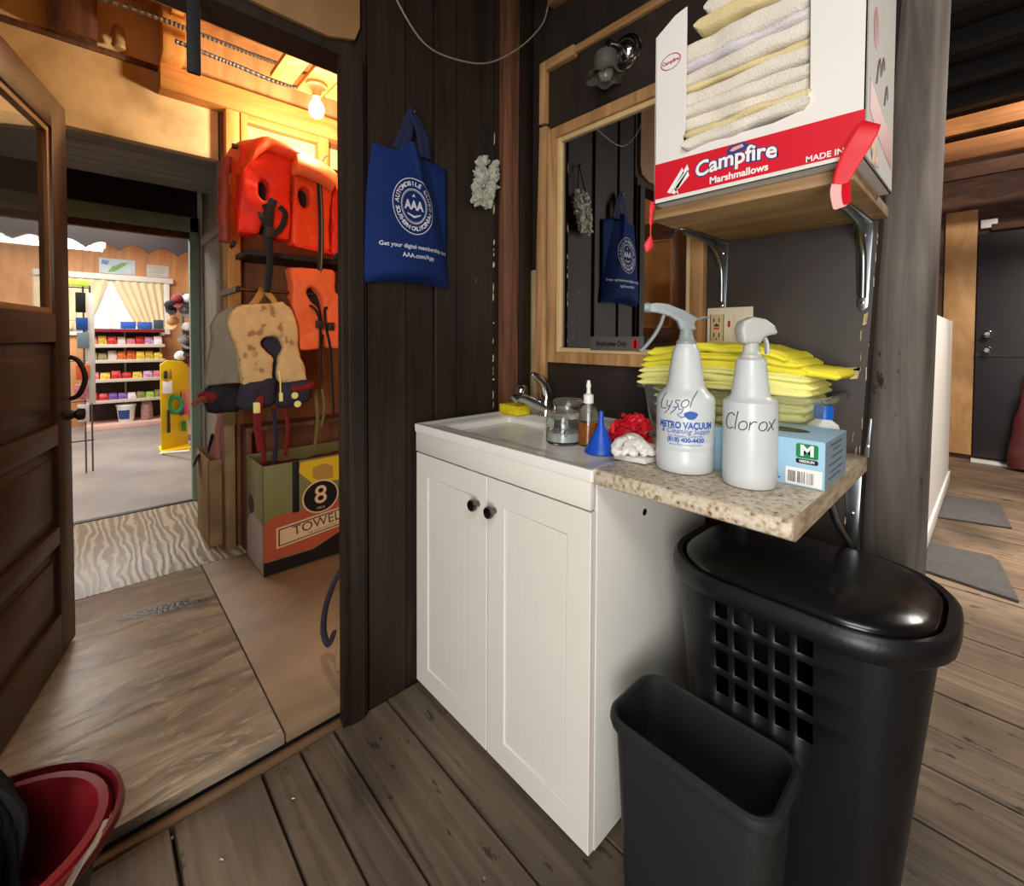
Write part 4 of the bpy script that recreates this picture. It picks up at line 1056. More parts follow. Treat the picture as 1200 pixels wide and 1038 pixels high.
# ------------------------------------------------------------------ clear tub of yellow cloths
B0 = at(-0.475, 1.245, 0.873)
tb = thing('storage_tub', 'clear plastic tub of folded yellow cloths behind the spray bottles', 'tub', B0)
def rr(w, d, z, r=0.03): return rrect(w, d, r, 6, z, -0.475, 1.25)
MB().loft([rr(0.40, 0.165, 0.875), rr(0.405, 0.17, 0.88), rr(0.445, 0.195, 1.02), rr(0.444, 0.194, 1.021), rr(0.441, 0.191, 1.02), rr(0.401, 0.166, 0.883), rr(0.396, 0.161, 0.879)], cap1=True).build('tub', M['clear_pl'], tb)
MB().loft([rr(0.444, 0.194, 1.012), rr(0.475, 0.214, 1.012), rr(0.478, 0.216, 1.018), rr(0.474, 0.213, 1.023), rr(0.444, 0.194, 1.022)], cap0=False, cap1=False).build('rim', M['clear_pl'], tb)
spec = [('yel2', 0.888, 0.020, 0.355, 0.0), ('yel2', 0.908, 0.024, 0.36, 0.0), ('yel2', 0.933, 0.022, 0.365, 0.0), ('yel2', 0.956, 0.022, 0.37, 0.0), ('yel2', 0.979, 0.020, 0.38, 0.0), ('yel2', 1.000, 0.019, 0.385, 0.0),
        ('yel2', 1.0235, 0.020, 0.43, 0.006), ('yel2', 1.042, 0.020, 0.43, 0.010), ('yel2', 1.0605, 0.020, 0.42, 0.012), ('yel', 1.079, 0.020, 0.41, 0.014), ('yel', 1.0975, 0.020, 0.39, 0.016)]
oy = ['lowest', 'second from the bottom', 'third from the bottom', 'fourth from the bottom', 'fifth from the bottom', 'sixth from the bottom', 'resting on the rim', 'second above the rim', 'third above the rim', 'fourth above the rim', 'fifth above the rim']
for k, (m_, zz, h, w, lf) in enumerate(spec):
    cx = -0.475 - (0.012 if k > 5 else 0)
    folded(cx - w / 2, cx + w / 2, 1.172 if k < 6 else 1.145 + 0.004 * (k % 2), 1.32, zz, zz + h, M[m_], 'folded_cloth',
           'folded %s cloth, %s of the stack in the clear tub' % ('yellow' if m_ == 'yel' else 'pale yellow', oy[k]), 'yellow cloths in the tub', 20 + k, sag=0.003, lift=lf, amp=0.003, cat='cloth', crease=k % 2 == 0)
folded(-0.665, -0.315, 1.135, 1.33, 1.116, 1.140, M['yel'], 'folded_cloth', 'bright yellow folded cloth, topmost on the tub, edge curling up', 'yellow cloths in the tub', 41, sag=0.012, skew=-0.012, amp=0.006, lift=0.018, cat='cloth')
folded(-0.40, -0.225, 1.16, 1.32, 1.072, 1.092, M['yel'], 'folded_cloth', 'bright yellow cloth sticking out at the right end of the stack', 'yellow cloths in the tub', 44, sag=0.004, skew=-0.022, amp=0.004, cat='cloth')

# ------------------------------------------------------------------ mirror, plaque, sconce, outlet
B0 = at(-0.93, 1.36, 1.06)
mi = thing('wall_mirror', 'wall mirror in a raw pine frame above the sink', 'mirror', B0)
def frame(x0, x1, z0, z1, f, y0, y1):
    mb = MB(); mb.box(x0, x0 + f, y0, y1, z0, z1); mb.box(x1 - f, x1, y0, y1, z0, z1); mb.box(x0 + f, x1 - f, y0, y1, z1 - f, z1); mb.box(x0 + f, x1 - f, y0, y1, z0, z0 + f); return mb
frame(-1.222, -0.598, 1.056, 1.965, 0.040, 1.330, 1.3595).build('frame', M['pine'], mi, bevel=0.002)
frame(-1.182, -0.638, 1.096, 1.925, 0.018, 1.342, 1.3595).build('inner_frame', mk('pale pine strip', (206, 176, 128), 0.55, var=0.1, vscale=12), mi, bevel=0.0015)
MB().box(-1.164, -0.656, 1.352, 1.3565, 1.116, 1.905).build('glass', M['mirror'], mi)

B0 = at(-0.905, 1.35, 1.10)
pq = thing('door_plaque', 'small grey plaque reading Employees Only at the foot of the mirror', 'sign', B0)
MB().box(-1.012, -0.795, 1.336, 1.339, 1.108, 1.157).build('plate', M['sign_grey'], pq, bevel=0.002)
mb = MB(); fn = lambda u, v, w: (u, 1.3355 - w, v + 0.005)
put_text(mb, 'Employees Only', 0.0245, fn, -0.922, 1.127, 0.0008, sx=0.78); mb.build('lettering', M['ink_black'], pq)
mb = MB(); put_poly(mb, [(-0.826 + 0.014 * math.cos(2 * PI * k / 8 + 0.39), 1.127 + 0.014 * math.sin(2 * PI * k / 8 + 0.39)) for k in range(8)], fn)
put_poly(mb, [(-0.829, 1.109), (-0.823, 1.109), (-0.823, 1.145), (-0.829, 1.145)], fn); mb.build('red_mark', M['card_red'], pq)

B0 = at(-0.885, 1.36, 2.12)
sc = thing('wall_sconce', 'unlit chrome wall lamp with a frilled glass shade above the mirror', 'lamp', B0)
Rw = Matrix.Translation((-0.885, 1.3585, 2.125)) @ Matrix.Rotation(PI / 2, 4, 'X')
MB().lathe([(0.058, 0), (0.060, 0.004), (0.056, 0.010), (0.050, 0.010), (0.047, 0.016), (0.040, 0.016), (0.034, 0.026), (0.018, 0.034), (0.0, 0.036)], 28, M=Rw).build('back_plate', M['chrome'], sc)
p = smooth_path([(-0.885, 1.33, 2.125), (-0.887, 1.295, 2.128), (-0.892, 1.262, 2.118), (-0.895, 1.252, 2.095)], 5)
MB().tube(p, 0.011, 12).build('arm', M['dark_steel'], sc)
Rs = Matrix.Translation((-0.895, 1.252, 2.10))
MB().lathe([(0.016, 0), (0.022, -0.006), (0.022, -0.022), (0.018, -0.024)], 18, M=Rs).build('socket', M['chrome'], sc)
mb = MB(); rings = []
for rr_, zz, fr in ((0.022, -0.012, 0), (0.034, -0.018, 0), (0.040, -0.034, 0), (0.038, -0.058, 0), (0.037, -0.072, 0.02), (0.044, -0.086, 0.08), (0.060, -0.096, 0.14), (0.0585, -0.097, 0.14), (0.042, -0.087, 0.08), (0.035, -0.072, 0.02), (0.036, -0.058, 0), (0.038, -0.034, 0), (0.032, -0.020, 0)):
    rings.append([Rs @ Vector((rr_ * (1 + fr * math.sin(6 * a)) * math.cos(a), rr_ * (1 + fr * math.sin(6 * a)) * math.sin(a), zz - 0.03 * fr * math.cos(6 * a))) for a in [2 * PI * k / 48 for k in range(48)]])
mb.loft(rings, False, False); mb.build('shade', M['frost_glass'], sc)
MB().lathe([(0.012, -0.024), (0.013, -0.045), (0.024, -0.068), (0.026, -0.085), (0.018, -0.102), (0.0, -0.108)], 20, M=Rs).build('bulb', mk('grey unlit bulb', (150, 146, 140), 0.25, trans=0.2), sc)

B0 = at(-0.53, 1.36, 1.19)
ou = thing('wall_outlet', 'ivory two-gang plate with outlet and red-lit switch on the dark wall', 'outlet', B0)
MB().box(-0.594, -0.466, 1.353, 1.3595, 1.125, 1.242).build('plate', M['plate'], ou, bevel=0.003)
MB().box(-0.583, -0.545, 1.3515, 1.3535, 1.145, 1.222).build('socket_face', mk('tan socket face', (196, 172, 130), 0.4), ou, bevel=0.001)
mb = MB()
for zz in (1.205, 1.162):
    mb.box(-0.574, -0.571, 1.3508, 1.352, zz - 0.006, zz + 0.006); mb.box(-0.559, -0.556, 1.3508, 1.352, zz - 0.006, zz + 0.006); mb.box(-0.567, -0.563, 1.3508, 1.352, zz - 0.013, zz - 0.009)
mb.box(-0.584, -0.5825, 1.3508, 1.352, 1.144, 1.223); mb.box(-0.5455, -0.544, 1.3508, 1.352, 1.144, 1.223)
mb.build('slots', M['slot'], ou)
MB().box(-0.572, -0.557, 1.350, 1.352, 1.179, 1.184).build('reset_button', M['red_btn'], ou, bevel=0.0005)
MB().box(-0.572, -0.557, 1.350, 1.352, 1.187, 1.192).build('test_button', M['slot'], ou, bevel=0.0005)
MB().box(-0.520, -0.486, 1.351, 1.3535, 1.145, 1.222).build('rocker', M['plate'], ou, bevel=0.001)
MB().box(-0.533, -0.526, 1.3505, 1.353, 1.185, 1.203).build('red_light', M['red_btn'], ou, bevel=0.0005)

# ------------------------------------------------------------------ blue tote bag
B0 = at(-1.29, 0.75, 1.32)
tg = thing('tote_bag', 'blue cloth tote bag with a white round emblem hanging on the dark boards', 'bag', B0)
def outline(v):   # v 0 bottom .. 1 top -> left and right edge, height
    l = 0.585 + 0.048 * v ** 1.2; r_ = 0.914 - 0.075 * v ** 1.4
    return l, r_
def bag_pt(s, v, front=True):
    l, r_ = outline(v); y_ = l + (r_ - l) * s
    top = 1.735 + 0.045 * math.exp(-((s - 0.62) / 0.16) ** 2) - 0.02 * s
    bot = 1.312 + 0.012 * math.sin(s * PI) + 0.008 * s
    z_ = bot + (top - bot) * v
    q = max(0.0, 1 - abs(2 * s - 1) ** 2.6)
    d = (0.012 + 0.040 * (1 - v) ** 0.6 + 0.004) * q * min(1, v / 0.06 + 0.15)
    d += q * 0.006 * noise.noise(Vector((s * 3.0, v * 2.0, 4.0))) + q * 0.010 * math.exp(-((s - 0.62 - 0.22 * (1 - v)) / 0.05) ** 2) * v
    return Vector((-1.2955 + d if front else -1.2985, y_, z_))
mb = MB(); mb.grid(lambda a, b_: bag_pt(a, b_), 40, 34); mb.grid(lambda a, b_: bag_pt(a, b_, False), 40, 34)
mb.build('bag_body', M['bag'], tg, angle=80)
# back layer showing at the upper right
mb = MB(); mb.grid(lambda a, b_: Vector((-1.297 + 0.006 * math.sin(a * PI), 0.80 + 0.105 * a + 0.0 * b_, 1.34 + (0.395 - 0.015 * a) * b_)), 8, 10); mb.build('back_layer', M['bag'], tg, solid=0.002)
def bag_fn(u, v, w):   # metres across / up from the emblem centre
    y_, z_ = 0.752 + u, 1.560 + v
    vv = (z_ - 1.316) / (1.752 - 1.316); l, r_ = outline(max(0, min(1, vv)))
    s = (y_ - l) / (r_ - l)
    p_ = bag_pt(max(0.01, min(0.99, s)), max(0, min(1, vv)))
    return (p_.x + 0.0022 + w, y_, z_)
mb = MB(); e = 1.22
put_ring(mb, 0.0730, 0.0708, bag_fn, 0, 0, 48, e); put_ring(mb, 0.0455, 0.0435, bag_fn, 0, 0, 40, e); put_ring(mb, 0.0415, 0.0405, bag_fn, 0, 0, 40, e)
arc_text(mb, 'AUTOMOBILE CLUB', 0.0185, bag_fn, 0.0580, math.radians(172), math.radians(12), bold=0.0006, ey=e)
arc_text(mb, 'OF', 0.0165, bag_fn, 0.0580, math.radians(0), math.radians(-14), bold=0.0006, ey=e)
arc_text(mb, 'SOUTHERN CALIFORNIA', 0.0185, bag_fn, 0.0580, math.radians(190), math.radians(338), inward=True, bold=0.0006, ey=e)
put_text(mb, 'AAA', 0.040, bag_fn, 0, 0.002, 0.0016, sx=0.80)
put_poly(mb, [(-0.025, -0.022), (0.0, -0.030), (0.025, -0.022), (0.022, -0.027), (0.0, -0.037), (-0.022, -0.027)], bag_fn)
put_poly(mb, [(-0.006, 0.028), (0.0, 0.040), (0.006, 0.028), (0.0, 0.031)], bag_fn)
put_text(mb, 'Get your digital membership card', 0.0185, bag_fn, 0.012, -0.128, 0.0003)
put_text(mb, 'AAA.com/App', 0.0195, bag_fn, 0.012, -0.156, 0.0003)
mb.build('printing', mk('pale print on cloth', (196, 196, 204), 0.8), tg)
for a, b_, dx in ((0.742, 0.778, 0.012), (0.720, 0.80, 0.004)):
    p = smooth_path([(-1.286 + dx * 0.3, a - 0.012, 1.735), (-1.283 + dx * 0.2, a + 0.008, 1.79), (-1.288, 0.760, 1.865), (-1.285, 0.768, 1.862), (-1.283 + dx * 0.2, b_ + 0.01, 1.80), (-1.286 + dx * 0.3, b_ + 0.022, 1.735)], 5)
    MB().sweep(p, [0.024] * len(p), 0.003, (1, 0, 0.05), 8).build('strap', M['bag_dark'], tg)
B0 = at(-1.30, 0.762, 1.865)
tag(MB().tube([(-1.302, 0.764, 1.862), (-1.275, 0.764, 1.86), (-1.270, 0.764, 1.868)], 0.0025, 8).build('coat_hook', M['dark_steel']), 'dark nail hook holding up the blue tote bag', 'hook')

# ------------------------------------------------------------------ white net puffs hanging on cords
B0 = at(-1.29, 1.08, 1.70)
pf_ = thing('net_scrubber', 'pair of white frilled net scrubbers hanging from a dark cord', 'scrubber', B0)
rnd = random.Random(21)
def frill(y0, z0, y1, z1, n, nm, r0):
    mb = MB()
    for k in range(n):
        t = k / (n - 1); y_ = y0 + (y1 - y0) * t; z_ = z0 + (z1 - z0) * t
        rr_ = r0 * (0.8 + 0.35 * math.sin(PI * t)) * rnd.uniform(0.8, 1.15)
        R = Matrix.Translation((-1.285, y_ + rnd.uniform(-0.005, 0.005), z_)) @ Matrix.Rotation(rnd.uniform(-0.7, 0.7), 4, 'X') @ Matrix.Rotation(rnd.uniform(-0.5, 0.5), 4, 'Y')
        ph = rnd.uniform(0, 6)
        rg = []
        for q, h in ((0.35, -0.008), (1.0, -0.004), (1.05, 0.002), (0.35, 0.010)):
            rg.append([R @ Vector((rr_ * q * (1 + 0.2 * q * math.sin(5 * a + ph)) * 0.6 * math.cos(a), rr_ * q * (1 + 0.2 * q * math.sin(5 * a + ph)) * math.sin(a), h + 0.006 * q * math.cos(4 * a + ph))) for a in [2 * PI * s / 20 for s in range(20)]])
        mb.loft(rg)
    mb.wrinkle(0.005, 60, r0 * 100)
    mb.build(nm, M['mesh_white'], pf_, angle=50)
frill(1.055, 1.80, 1.030, 1.635, 17, 'puff', 0.027)
frill(1.108, 1.795, 1.078, 1.635, 17, 'puff', 0.024)
mb = MB().tube([(-1.285, 1.05, 1.80), (-1.300, 1.082, 1.93), (-1.285, 1.108, 1.80)], 0.003, 6)
mb.build('cord', M['cord_dark'], pf_)
at(-1.31, 1.083, 1.928)
tag(MB().tube([(-1.318, 1.083, 1.922), (-1.285, 1.083, 1.928)], 0.002, 6).build('nail', M['dark_steel']), 'nail in the dark boards holding the white net scrubbers', 'nail')

at(-1.26, 1.0, 2.12)
p = smooth_path([(-1.25, 0.645, 2.24), (-1.255, 0.70, 2.155), (-1.262, 0.79, 2.085), (-1.268, 0.90, 2.085), (-1.272, 1.06, 2.135), (-1.25, 1.20, 2.24), (-1.23, 1.30, 2.36), (-1.22, 1.325, 2.44)], 6)
tag(MB().tube(p, 0.0028, 6).build('hanging_wire', M['wire']), 'loose grey wire sagging across the top of the dark corner', 'wire')

# ------------------------------------------------------------------ hamper and waste bin
HX, HY = -0.275, 1.095
B0 = at(HX, HY, 0.0)
hm = thing('laundry_hamper', 'tall black plastic hamper with a glossy lid and grid of holes under the worktop', 'hamper', B0)
def hr(w, d, z, r, n=8): return rrect(w, d, r, n, z, HX, HY)
# body: four walls lofted; the front wall carries real holes
zs = sorted(set([0.0, 0.012, 0.12, 0.25] + [q for k in range(4) for q in (0.418 + 0.055 * k, 0.418 + 0.055 * k + 0.041)] + [0.635]))
xs_h = sorted(set([q for k in range(5) for q in (-0.384 + 0.0368 * k, -0.384 + 0.0368 * k + 0.0255)]))
def body_ring(z):
    k = z / 0.64; w = 0.318 + 0.122 * k; d = 0.236 + 0.092 * k; r = 0.05 + 0.04 * k
    out = []
    x0, x1, y0, y1 = HX - w / 2, HX + w / 2, HY - d / 2, HY + d / 2
    for x in [x0 + r] + xs_h + [x1 - r]: out.append((x, y0, z))
    for cx_, cy_, a0 in ((x1 - r, y0 + r, -90), (x1 - r, y1 - r, 0), (x0 + r, y1 - r, 90), (x0 + r, y0 + r, 180)):
        for j in range(1, 9):
            a = math.radians(a0 + 90 * j / 8)
            out.append((cx_ + r * math.cos(a), cy_ + r * math.sin(a), z))
    return out[:-1]
rings = [body_ring(z) for z in zs]; n = len(rings[0]); mb = MB()
vs = [p for r_ in rings for p in r_]; fs = [tuple(range(n))[::-1]]
hole_z = [zs.index(0.418 + 0.055 * k) for k in range(4)]
for i in range(len(zs) - 1):
    for k in range(n):
        if i in hole_z and 1 <= k <= 9 and (k - 1) % 2 == 0: continue
        fs.append((i * n + k, i * n + (k + 1) % n, (i + 1) * n + (k + 1) % n, (i + 1) * n + k))
mb.add(vs, fs); hb = mb.build('body', M['black_pl'], hm, solid=0.005, angle=35)
MB().loft([hr(0.440, 0.330, 0.628, 0.10), hr(0.466, 0.360, 0.624, 0.13), hr(0.486, 0.380, 0.632, 0.148), hr(0.492, 0.386, 0.648, 0.155), hr(0.488, 0.382, 0.662, 0.153), hr(0.474, 0.368, 0.669, 0.146), hr(0.452, 0.346, 0.666, 0.136), hr(0.444, 0.338, 0.652, 0.132), hr(0.440, 0.334, 0.63, 0.13)], False, False).build('rim', M['black_pl'], hm)
rl = []
for s_, z in ((1.0, 0.652), (1.0, 0.664), (0.985, 0.671), (0.93, 0.679), (0.8, 0.687), (0.6, 0.692), (0.3, 0.695), (0.05, 0.6955)):
    rl.append([Vector((HX + (p.x - HX) * s_, HY + (p.y - HY) * s_, z - 0.02 * 0)) for p in hr(0.440, 0.334, 0, 0.13)])
MB().loft(rl, False, True).build('lid', M['black_gloss'], hm)

WX, WY = -0.372, 0.838
B0 = at(WX, WY, 0.0)
wbk = thing('waste_bin', 'open slim charcoal waste bin standing in front of the black hamper', 'bin', B0)
def wr(w, d, z, r): return rrect(w, d, r, 8, z, WX, WY)
MB().loft([wr(0.245, 0.130, 0.0, 0.03), wr(0.250, 0.135, 0.006, 0.03), wr(0.292, 0.164, 0.385, 0.038), wr(0.287, 0.159, 0.386, 0.036), wr(0.246, 0.131, 0.012, 0.028)]).build('body', M['grey_pl'], wbk)
MB().loft([wr(0.292, 0.164, 0.378, 0.038), wr(0.310, 0.180, 0.376, 0.044), wr(0.316, 0.186, 0.386, 0.047), wr(0.312, 0.182, 0.397, 0.045), wr(0.300, 0.170, 0.400, 0.040), wr(0.288, 0.160, 0.397, 0.036), wr(0.286, 0.158, 0.384, 0.036)], False, False).build('rim', M['grey_pl'], wbk)

# ------------------------------------------------------------------ mop bucket and mop
KX, KY = -1.132, -0.152
B0 = at(KX, KY, 0.0)
bk = thing('mop_bucket', 'dark mop bucket with a red inside and grey bail beside the doorway', 'bucket', B0)
def er(a, b_, z, n=40): return [Vector((KX + a * math.cos(2 * PI * k / n), KY + b_ * math.sin(2 * PI * k / n), z)) for k in range(n)]
MB().loft([er(0.115, 0.12, 0.001), er(0.118, 0.125, 0.006), er(0.146, 0.160, 0.268), er(0.143, 0.157, 0.268), er(0.114, 0.12, 0.012)]).build('shell', mk('black bucket plastic', (18, 15, 15), 0.4), bk)
MB().loft([er(0.146, 0.160, 0.262), er(0.158, 0.172, 0.262), er(0.162, 0.176, 0.272), er(0.156, 0.170, 0.283), er(0.142, 0.156, 0.284), er(0.132, 0.145, 0.270), er(0.116, 0.128, 0.12), er(0.06, 0.07, 0.10)], False, True).build('liner', M['red_pl'], bk)
MB().loft([[Vector((p.x * 1, p.y, p.z)) for p in er(0.06, 0.07, 0.10)], er(0.075, 0.085, 0.165), er(0.070, 0.080, 0.17), er(0.05, 0.06, 0.12)], False, True).build('wringer_cone', M['red_pl'], bk)
MB().loft([er(0.160, 0.174, 0.258), er(0.172, 0.188, 0.262), er(0.178, 0.194, 0.274), er(0.175, 0.191, 0.287), er(0.168, 0.184, 0.288), er(0.165, 0.180, 0.276)], False, False).build('flange', mk('dark red plastic', (96, 16, 24), 0.3, var=0.05), bk)
p = smooth_path([(KX + 0.06, KY + 0.165, 0.282), (KX + 0.10, KY + 0.150, 0.286), (KX + 0.135, KY + 0.125, 0.284), (KX + 0.165, KY + 0.105, 0.255), (KX + 0.155, KY + 0.105, 0.12), (KX + 0.13, KY + 0.10, 0.03)], 6)
MB().tube(p, 0.006, 8, flat=0.6).build('bail', M['metal_grey'], bk)

B0 = at(-1.10, -0.21, 0.24)
mp = thing('string_mop', 'black string mop head resting in the red-lined bucket', 'mop', B0)
mb = MB(); rnd = random.Random(31); MX, MY = -1.135, -0.185
for k in range(60):
    a = rnd.uniform(0, 2 * PI); r_ = rnd.uniform(0.02, 0.075)
    ex = Vector((MX + 0.01 + r_ * math.cos(a), MY + 0.015 + r_ * math.sin(a), rnd.uniform(0.20, 0.27)))
    top = Vector((MX, MY, 0.47)) + Vector((rnd.uniform(-0.02, 0.02), rnd.uniform(-0.03, 0.03), 0))
    mid = (ex + top) / 2 + Vector((math.cos(a), math.sin(a), 0)) * 0.045
    mb.tube(smooth_path([top, mid, ex, ex + Vector((0, 0.004, -0.03))], 4), 0.0085, 6)
mb.build('strands', M['mop'], mp)
MB().lathe([(0.045, 0.44), (0.052, 0.47), (0.034, 0.50), (0.014, 0.54)], 16, (MX, MY, 0)).build('collar', M['mop'], mp)
MB().tube([(MX, MY, 0.52), (MX - 0.10, MY - 0.42, 1.42)], 0.011, 10).build('handle', M['brown_post'], mp)

# ------------------------------------------------------------------ door swung into the store room
DD = Vector((-0.96904, 0.24691, 0.0)); DN = Vector((0.24691, 0.96904, 0.0)); DC = Vector((-2.295, -0.0455, 0.0))   # free edge, face towards the opening
at()
d1 = bpy.data.objects.new('door_1', None); COL.objects.link(d1); d1['kind'] = 'structure'
d1['label'] = 'brown panelled door with a window, swung open into the store room'
def dp(u, t, z): return DC - DD * u + DN * (-t) + Vector((0, 0, z))   # u from free edge, t into the leaf
def dbox(mb, u0, u1, t0, t1, z0, z1):
    vs = [dp(u, t, z) for z in (z0, z1) for t in (t0, t1) for u in (u0, u1)]
    return mb.add(vs, [(0, 2, 3, 1), (4, 5, 7, 6), (0, 1, 5, 4), (2, 6, 7, 3), (0, 4, 6, 2), (1, 3, 7, 5)])
Wd = 0.90; T = 0.042
mb = MB(); dbox(mb, 0, 0.125, 0, T, 0.05, 1.96); dbox(mb, Wd - 0.115, Wd, 0, T, 0.05, 1.96); mb.build('stile', M['door_brown'], d1, bevel=0.003)
mb = MB()
for a, b_ in ((0.05, 0.20), (0.44, 0.50), (0.78, 0.85), (1.13, 1.225), (1.845, 1.96)): dbox(mb, 0.125, Wd - 0.115, 0, T, a, b_)
mb.build('rail', M['door_brown_h'], d1, bevel=0.003)
for a, b_ in ((0.20, 0.44), (0.50, 0.78), (0.85, 1.13)):
    mb = MB(); dbox(mb, 0.125, Wd - 0.115, 0.012, T - 0.012, a, b_); dbox(mb, 0.165, Wd - 0.155, 0.006, T - 0.006, a + 0.04, b_ - 0.04)
    mb.build('panel', M['door_brown_h'], d1, bevel=0.005)
mb = MB()
for q in ((0.125, 0.143, 1.225, 1.845), (Wd - 0.133, Wd - 0.115, 1.225, 1.845), (0.143, Wd - 0.133, 1.225, 1.243), (0.143, Wd - 0.133, 1.827, 1.845)): dbox(mb, q[0], q[1], 0.008, T - 0.008, q[2], q[3])
mb.build('glazing_bead', mk('worn tan bead', (150, 112, 74), 0.5, var=0.2), d1, bevel=0.002)
dbox(MB(), 0.138, Wd - 0.128, 0.019, 0.023, 1.238, 1.832).build('pane', M['glass'], d1)
p = smooth_path([dp(0.03, -0.006, 1.075), dp(0.03, -0.03, 1.06), dp(0.032, -0.048, 1.0), dp(0.03, -0.03, 0.94), dp(0.03, -0.004, 0.925)], 5)
MB().tube(p, [0.008] * len(p), 10).build('pull_handle', M['slot'], d1)
MB().lathe([(0.02, 0), (0.018, 0.01), (0.012, 0.02), (0.022, 0.03), (0.02, 0.045), (0.0, 0.05)], 16, M=Matrix.Translation(dp(0.04, 0, 0.87)) @ DN.to_track_quat('Z', 'Y').to_matrix().to_4x4()).build('knob', M['slot'], d1)
for o in d1.children: pass

at(-1.30, 0.19, 1.84)
tag(MB().box(-1.305, -1.293, 0.178, 0.205, 1.765, 1.965).build('hanging_strap', M['black_cloth'], bevel=0.003), 'short black strap hanging from the top of the doorway', 'strap')

# ------------------------------------------------------------------ beyond the post
at(-0.06, 3.24, 0.0)
poly = [(-0.235, 3.02), (0.09, 2.965), (0.03, 3.44), (0.0, 3.48), (-0.235, 3.45)]
tag(MB().prism(poly, lambda u, v, t: (u, v, t), 0.001, 0.012).build('floor_mat', M['rubber'], bevel=0.002), 'grey floor mat on the planks, the one nearer the black hamper', 'mat', 'floor mats beyond the log post')
at(-0.08, 4.3, 0.0)
poly = [(-0.235, 4.0), (0.085, 4.10), (0.035, 4.66), (-0.235, 4.60)]
tag(MB().prism(poly, lambda u, v, t: (u, v, t), 0.001, 0.012).build('floor_mat', M['rubber'], bevel=0.002), 'grey floor mat on the planks, the one nearer the black door', 'mat', 'floor mats beyond the log post')
B0 = at(0.17, 5.96, 0.0)
mb = MB(); rings = []
for k in range(12):
    t = k / 11; z = 0.03 + 0.80 * t; r_ = 0.11 * (1 - 0.55 * t ** 1.5) * (1 + 0.10 * math.sin(7 * t))
    rings.append([(0.19 + 0.03 * t + r_ * math.cos(2 * PI * j / 18), 5.98 + 0.55 * r_ * math.sin(2 * PI * j / 18), z) for j in range(18)])
mb.loft(rings); mb.wrinkle(0.02, 9, 2)
sk = thing('cloth_sack', 'dark red cloth sack leaning against the black door', 'sack', B0)
mb.build('sack', M['brick_maroon'], sk)
MB().tube([(0.215, 5.98, 0.80), (0.22, 6.0, 0.86), (0.235, 5.98, 0.80)], 0.006, 6).build('tie', M['redcloth'], sk)

B0 = at(-0.204, 1.335, 0.873)
ms = thing('metal_strip', 'thin bright metal strip upright at the back right corner of the worktop', 'strip', B0)
MB().prism([(-0.006, 0.8735), (0.004, 0.8735), (0.006, 0.93), (0.008, 0.965), (0.003, 0.966), (0.0, 0.93)], lambda u, v, t: (-0.204 + u, 1.335 + t, v), 0, 0.003).build('strip', M['steel'], ms, bevel=0.0006)
MB().lathe([(0.004, 0), (0.004, 0.002), (0.001, 0.003)], 10, M=Matrix.Translation((-0.203, 1.335, 0.90)) @ Matrix.Rotation(PI / 2, 4, 'X')).build('screw', M['chrome'], ms)
at()
# ================================================================== STORE ROOM
# bare bulb
B0 = at(-2.30, 0.835, 2.385)
bl = thing('bare_bulb', 'lit bare bulb in a white ceiling holder above the orange life vests', 'light bulb', B0)
MB().lathe([(0.048, 0.0), (0.048, -0.012), (0.030, -0.024), (0.022, -0.040), (0.020, -0.062)], 22, B0).build('lamp_holder', mk('cream porcelain', (206, 186, 150), 0.4), bl)
MB().lathe([(0.015, -0.060), (0.016, -0.075), (0.030, -0.098), (0.036, -0.122), (0.032, -0.145), (0.018, -0.160), (0.0, -0.164)], 22, B0).build('bulb', M['bulb'], bl)
l = bpy.data.lights.new('bulb_light', 'POINT'); l.energy = 28; l.color = (1.0, 0.86, 0.60); l.shadow_soft_size = 0.04
lo = bpy.data.objects.new('bulb_light', l); COL.objects.link(lo); lo.location = (0, 0, -0.215); lo.parent = bl
at(-2.1, 0.6, 2.4)
for nm, pts, lab in (('flexible_conduit', [(-2.62, -0.9, 2.56), (-2.56, -0.3, 2.515), (-2.5, 0.17, 2.519), (-2.5, 0.40, 2.522), (-2.5, 0.62, 2.520), (-2.5, 0.82, 2.526), (-2.5, 1.0, 2.533), (-2.5, 1.3, 2.55)], 'upper ribbed metal conduit running along the store room ceiling'),
                     ('flexible_conduit', [(-2.5, 0.30, 2.45), (-2.5, 0.443, 2.443), (-2.5, 0.547, 2.439), (-2.49, 0.70, 2.424), (-2.44, 0.80, 2.41), (-2.36, 0.83, 2.40)], 'lower ribbed metal conduit leading to the bare bulb')):
    p = smooth_path(pts, 26 if len(pts) == 8 else 14); at(*pts[0])
    tag(MB().tube(p, [0.0115 if k % 2 else 0.0080 for k in range(len(p))], 8).build(nm, M['steel'], angle=15), lab, 'conduit', 'conduits in the store room')
at(-2.69, 0.11, 2.5)
tag(MB().lathe([(0.02, 0), (0.026, 0.01), (0.022, 0.03), (0.026, 0.05), (0.02, 0.09), (0.012, 0.10)], 12, (-2.70, 0.12, 2.43)).build('insulator', mk('cream ceramic knob', (170, 140, 100), 0.4)), 'cream ceramic insulator on the beam above the passage', 'insulator')

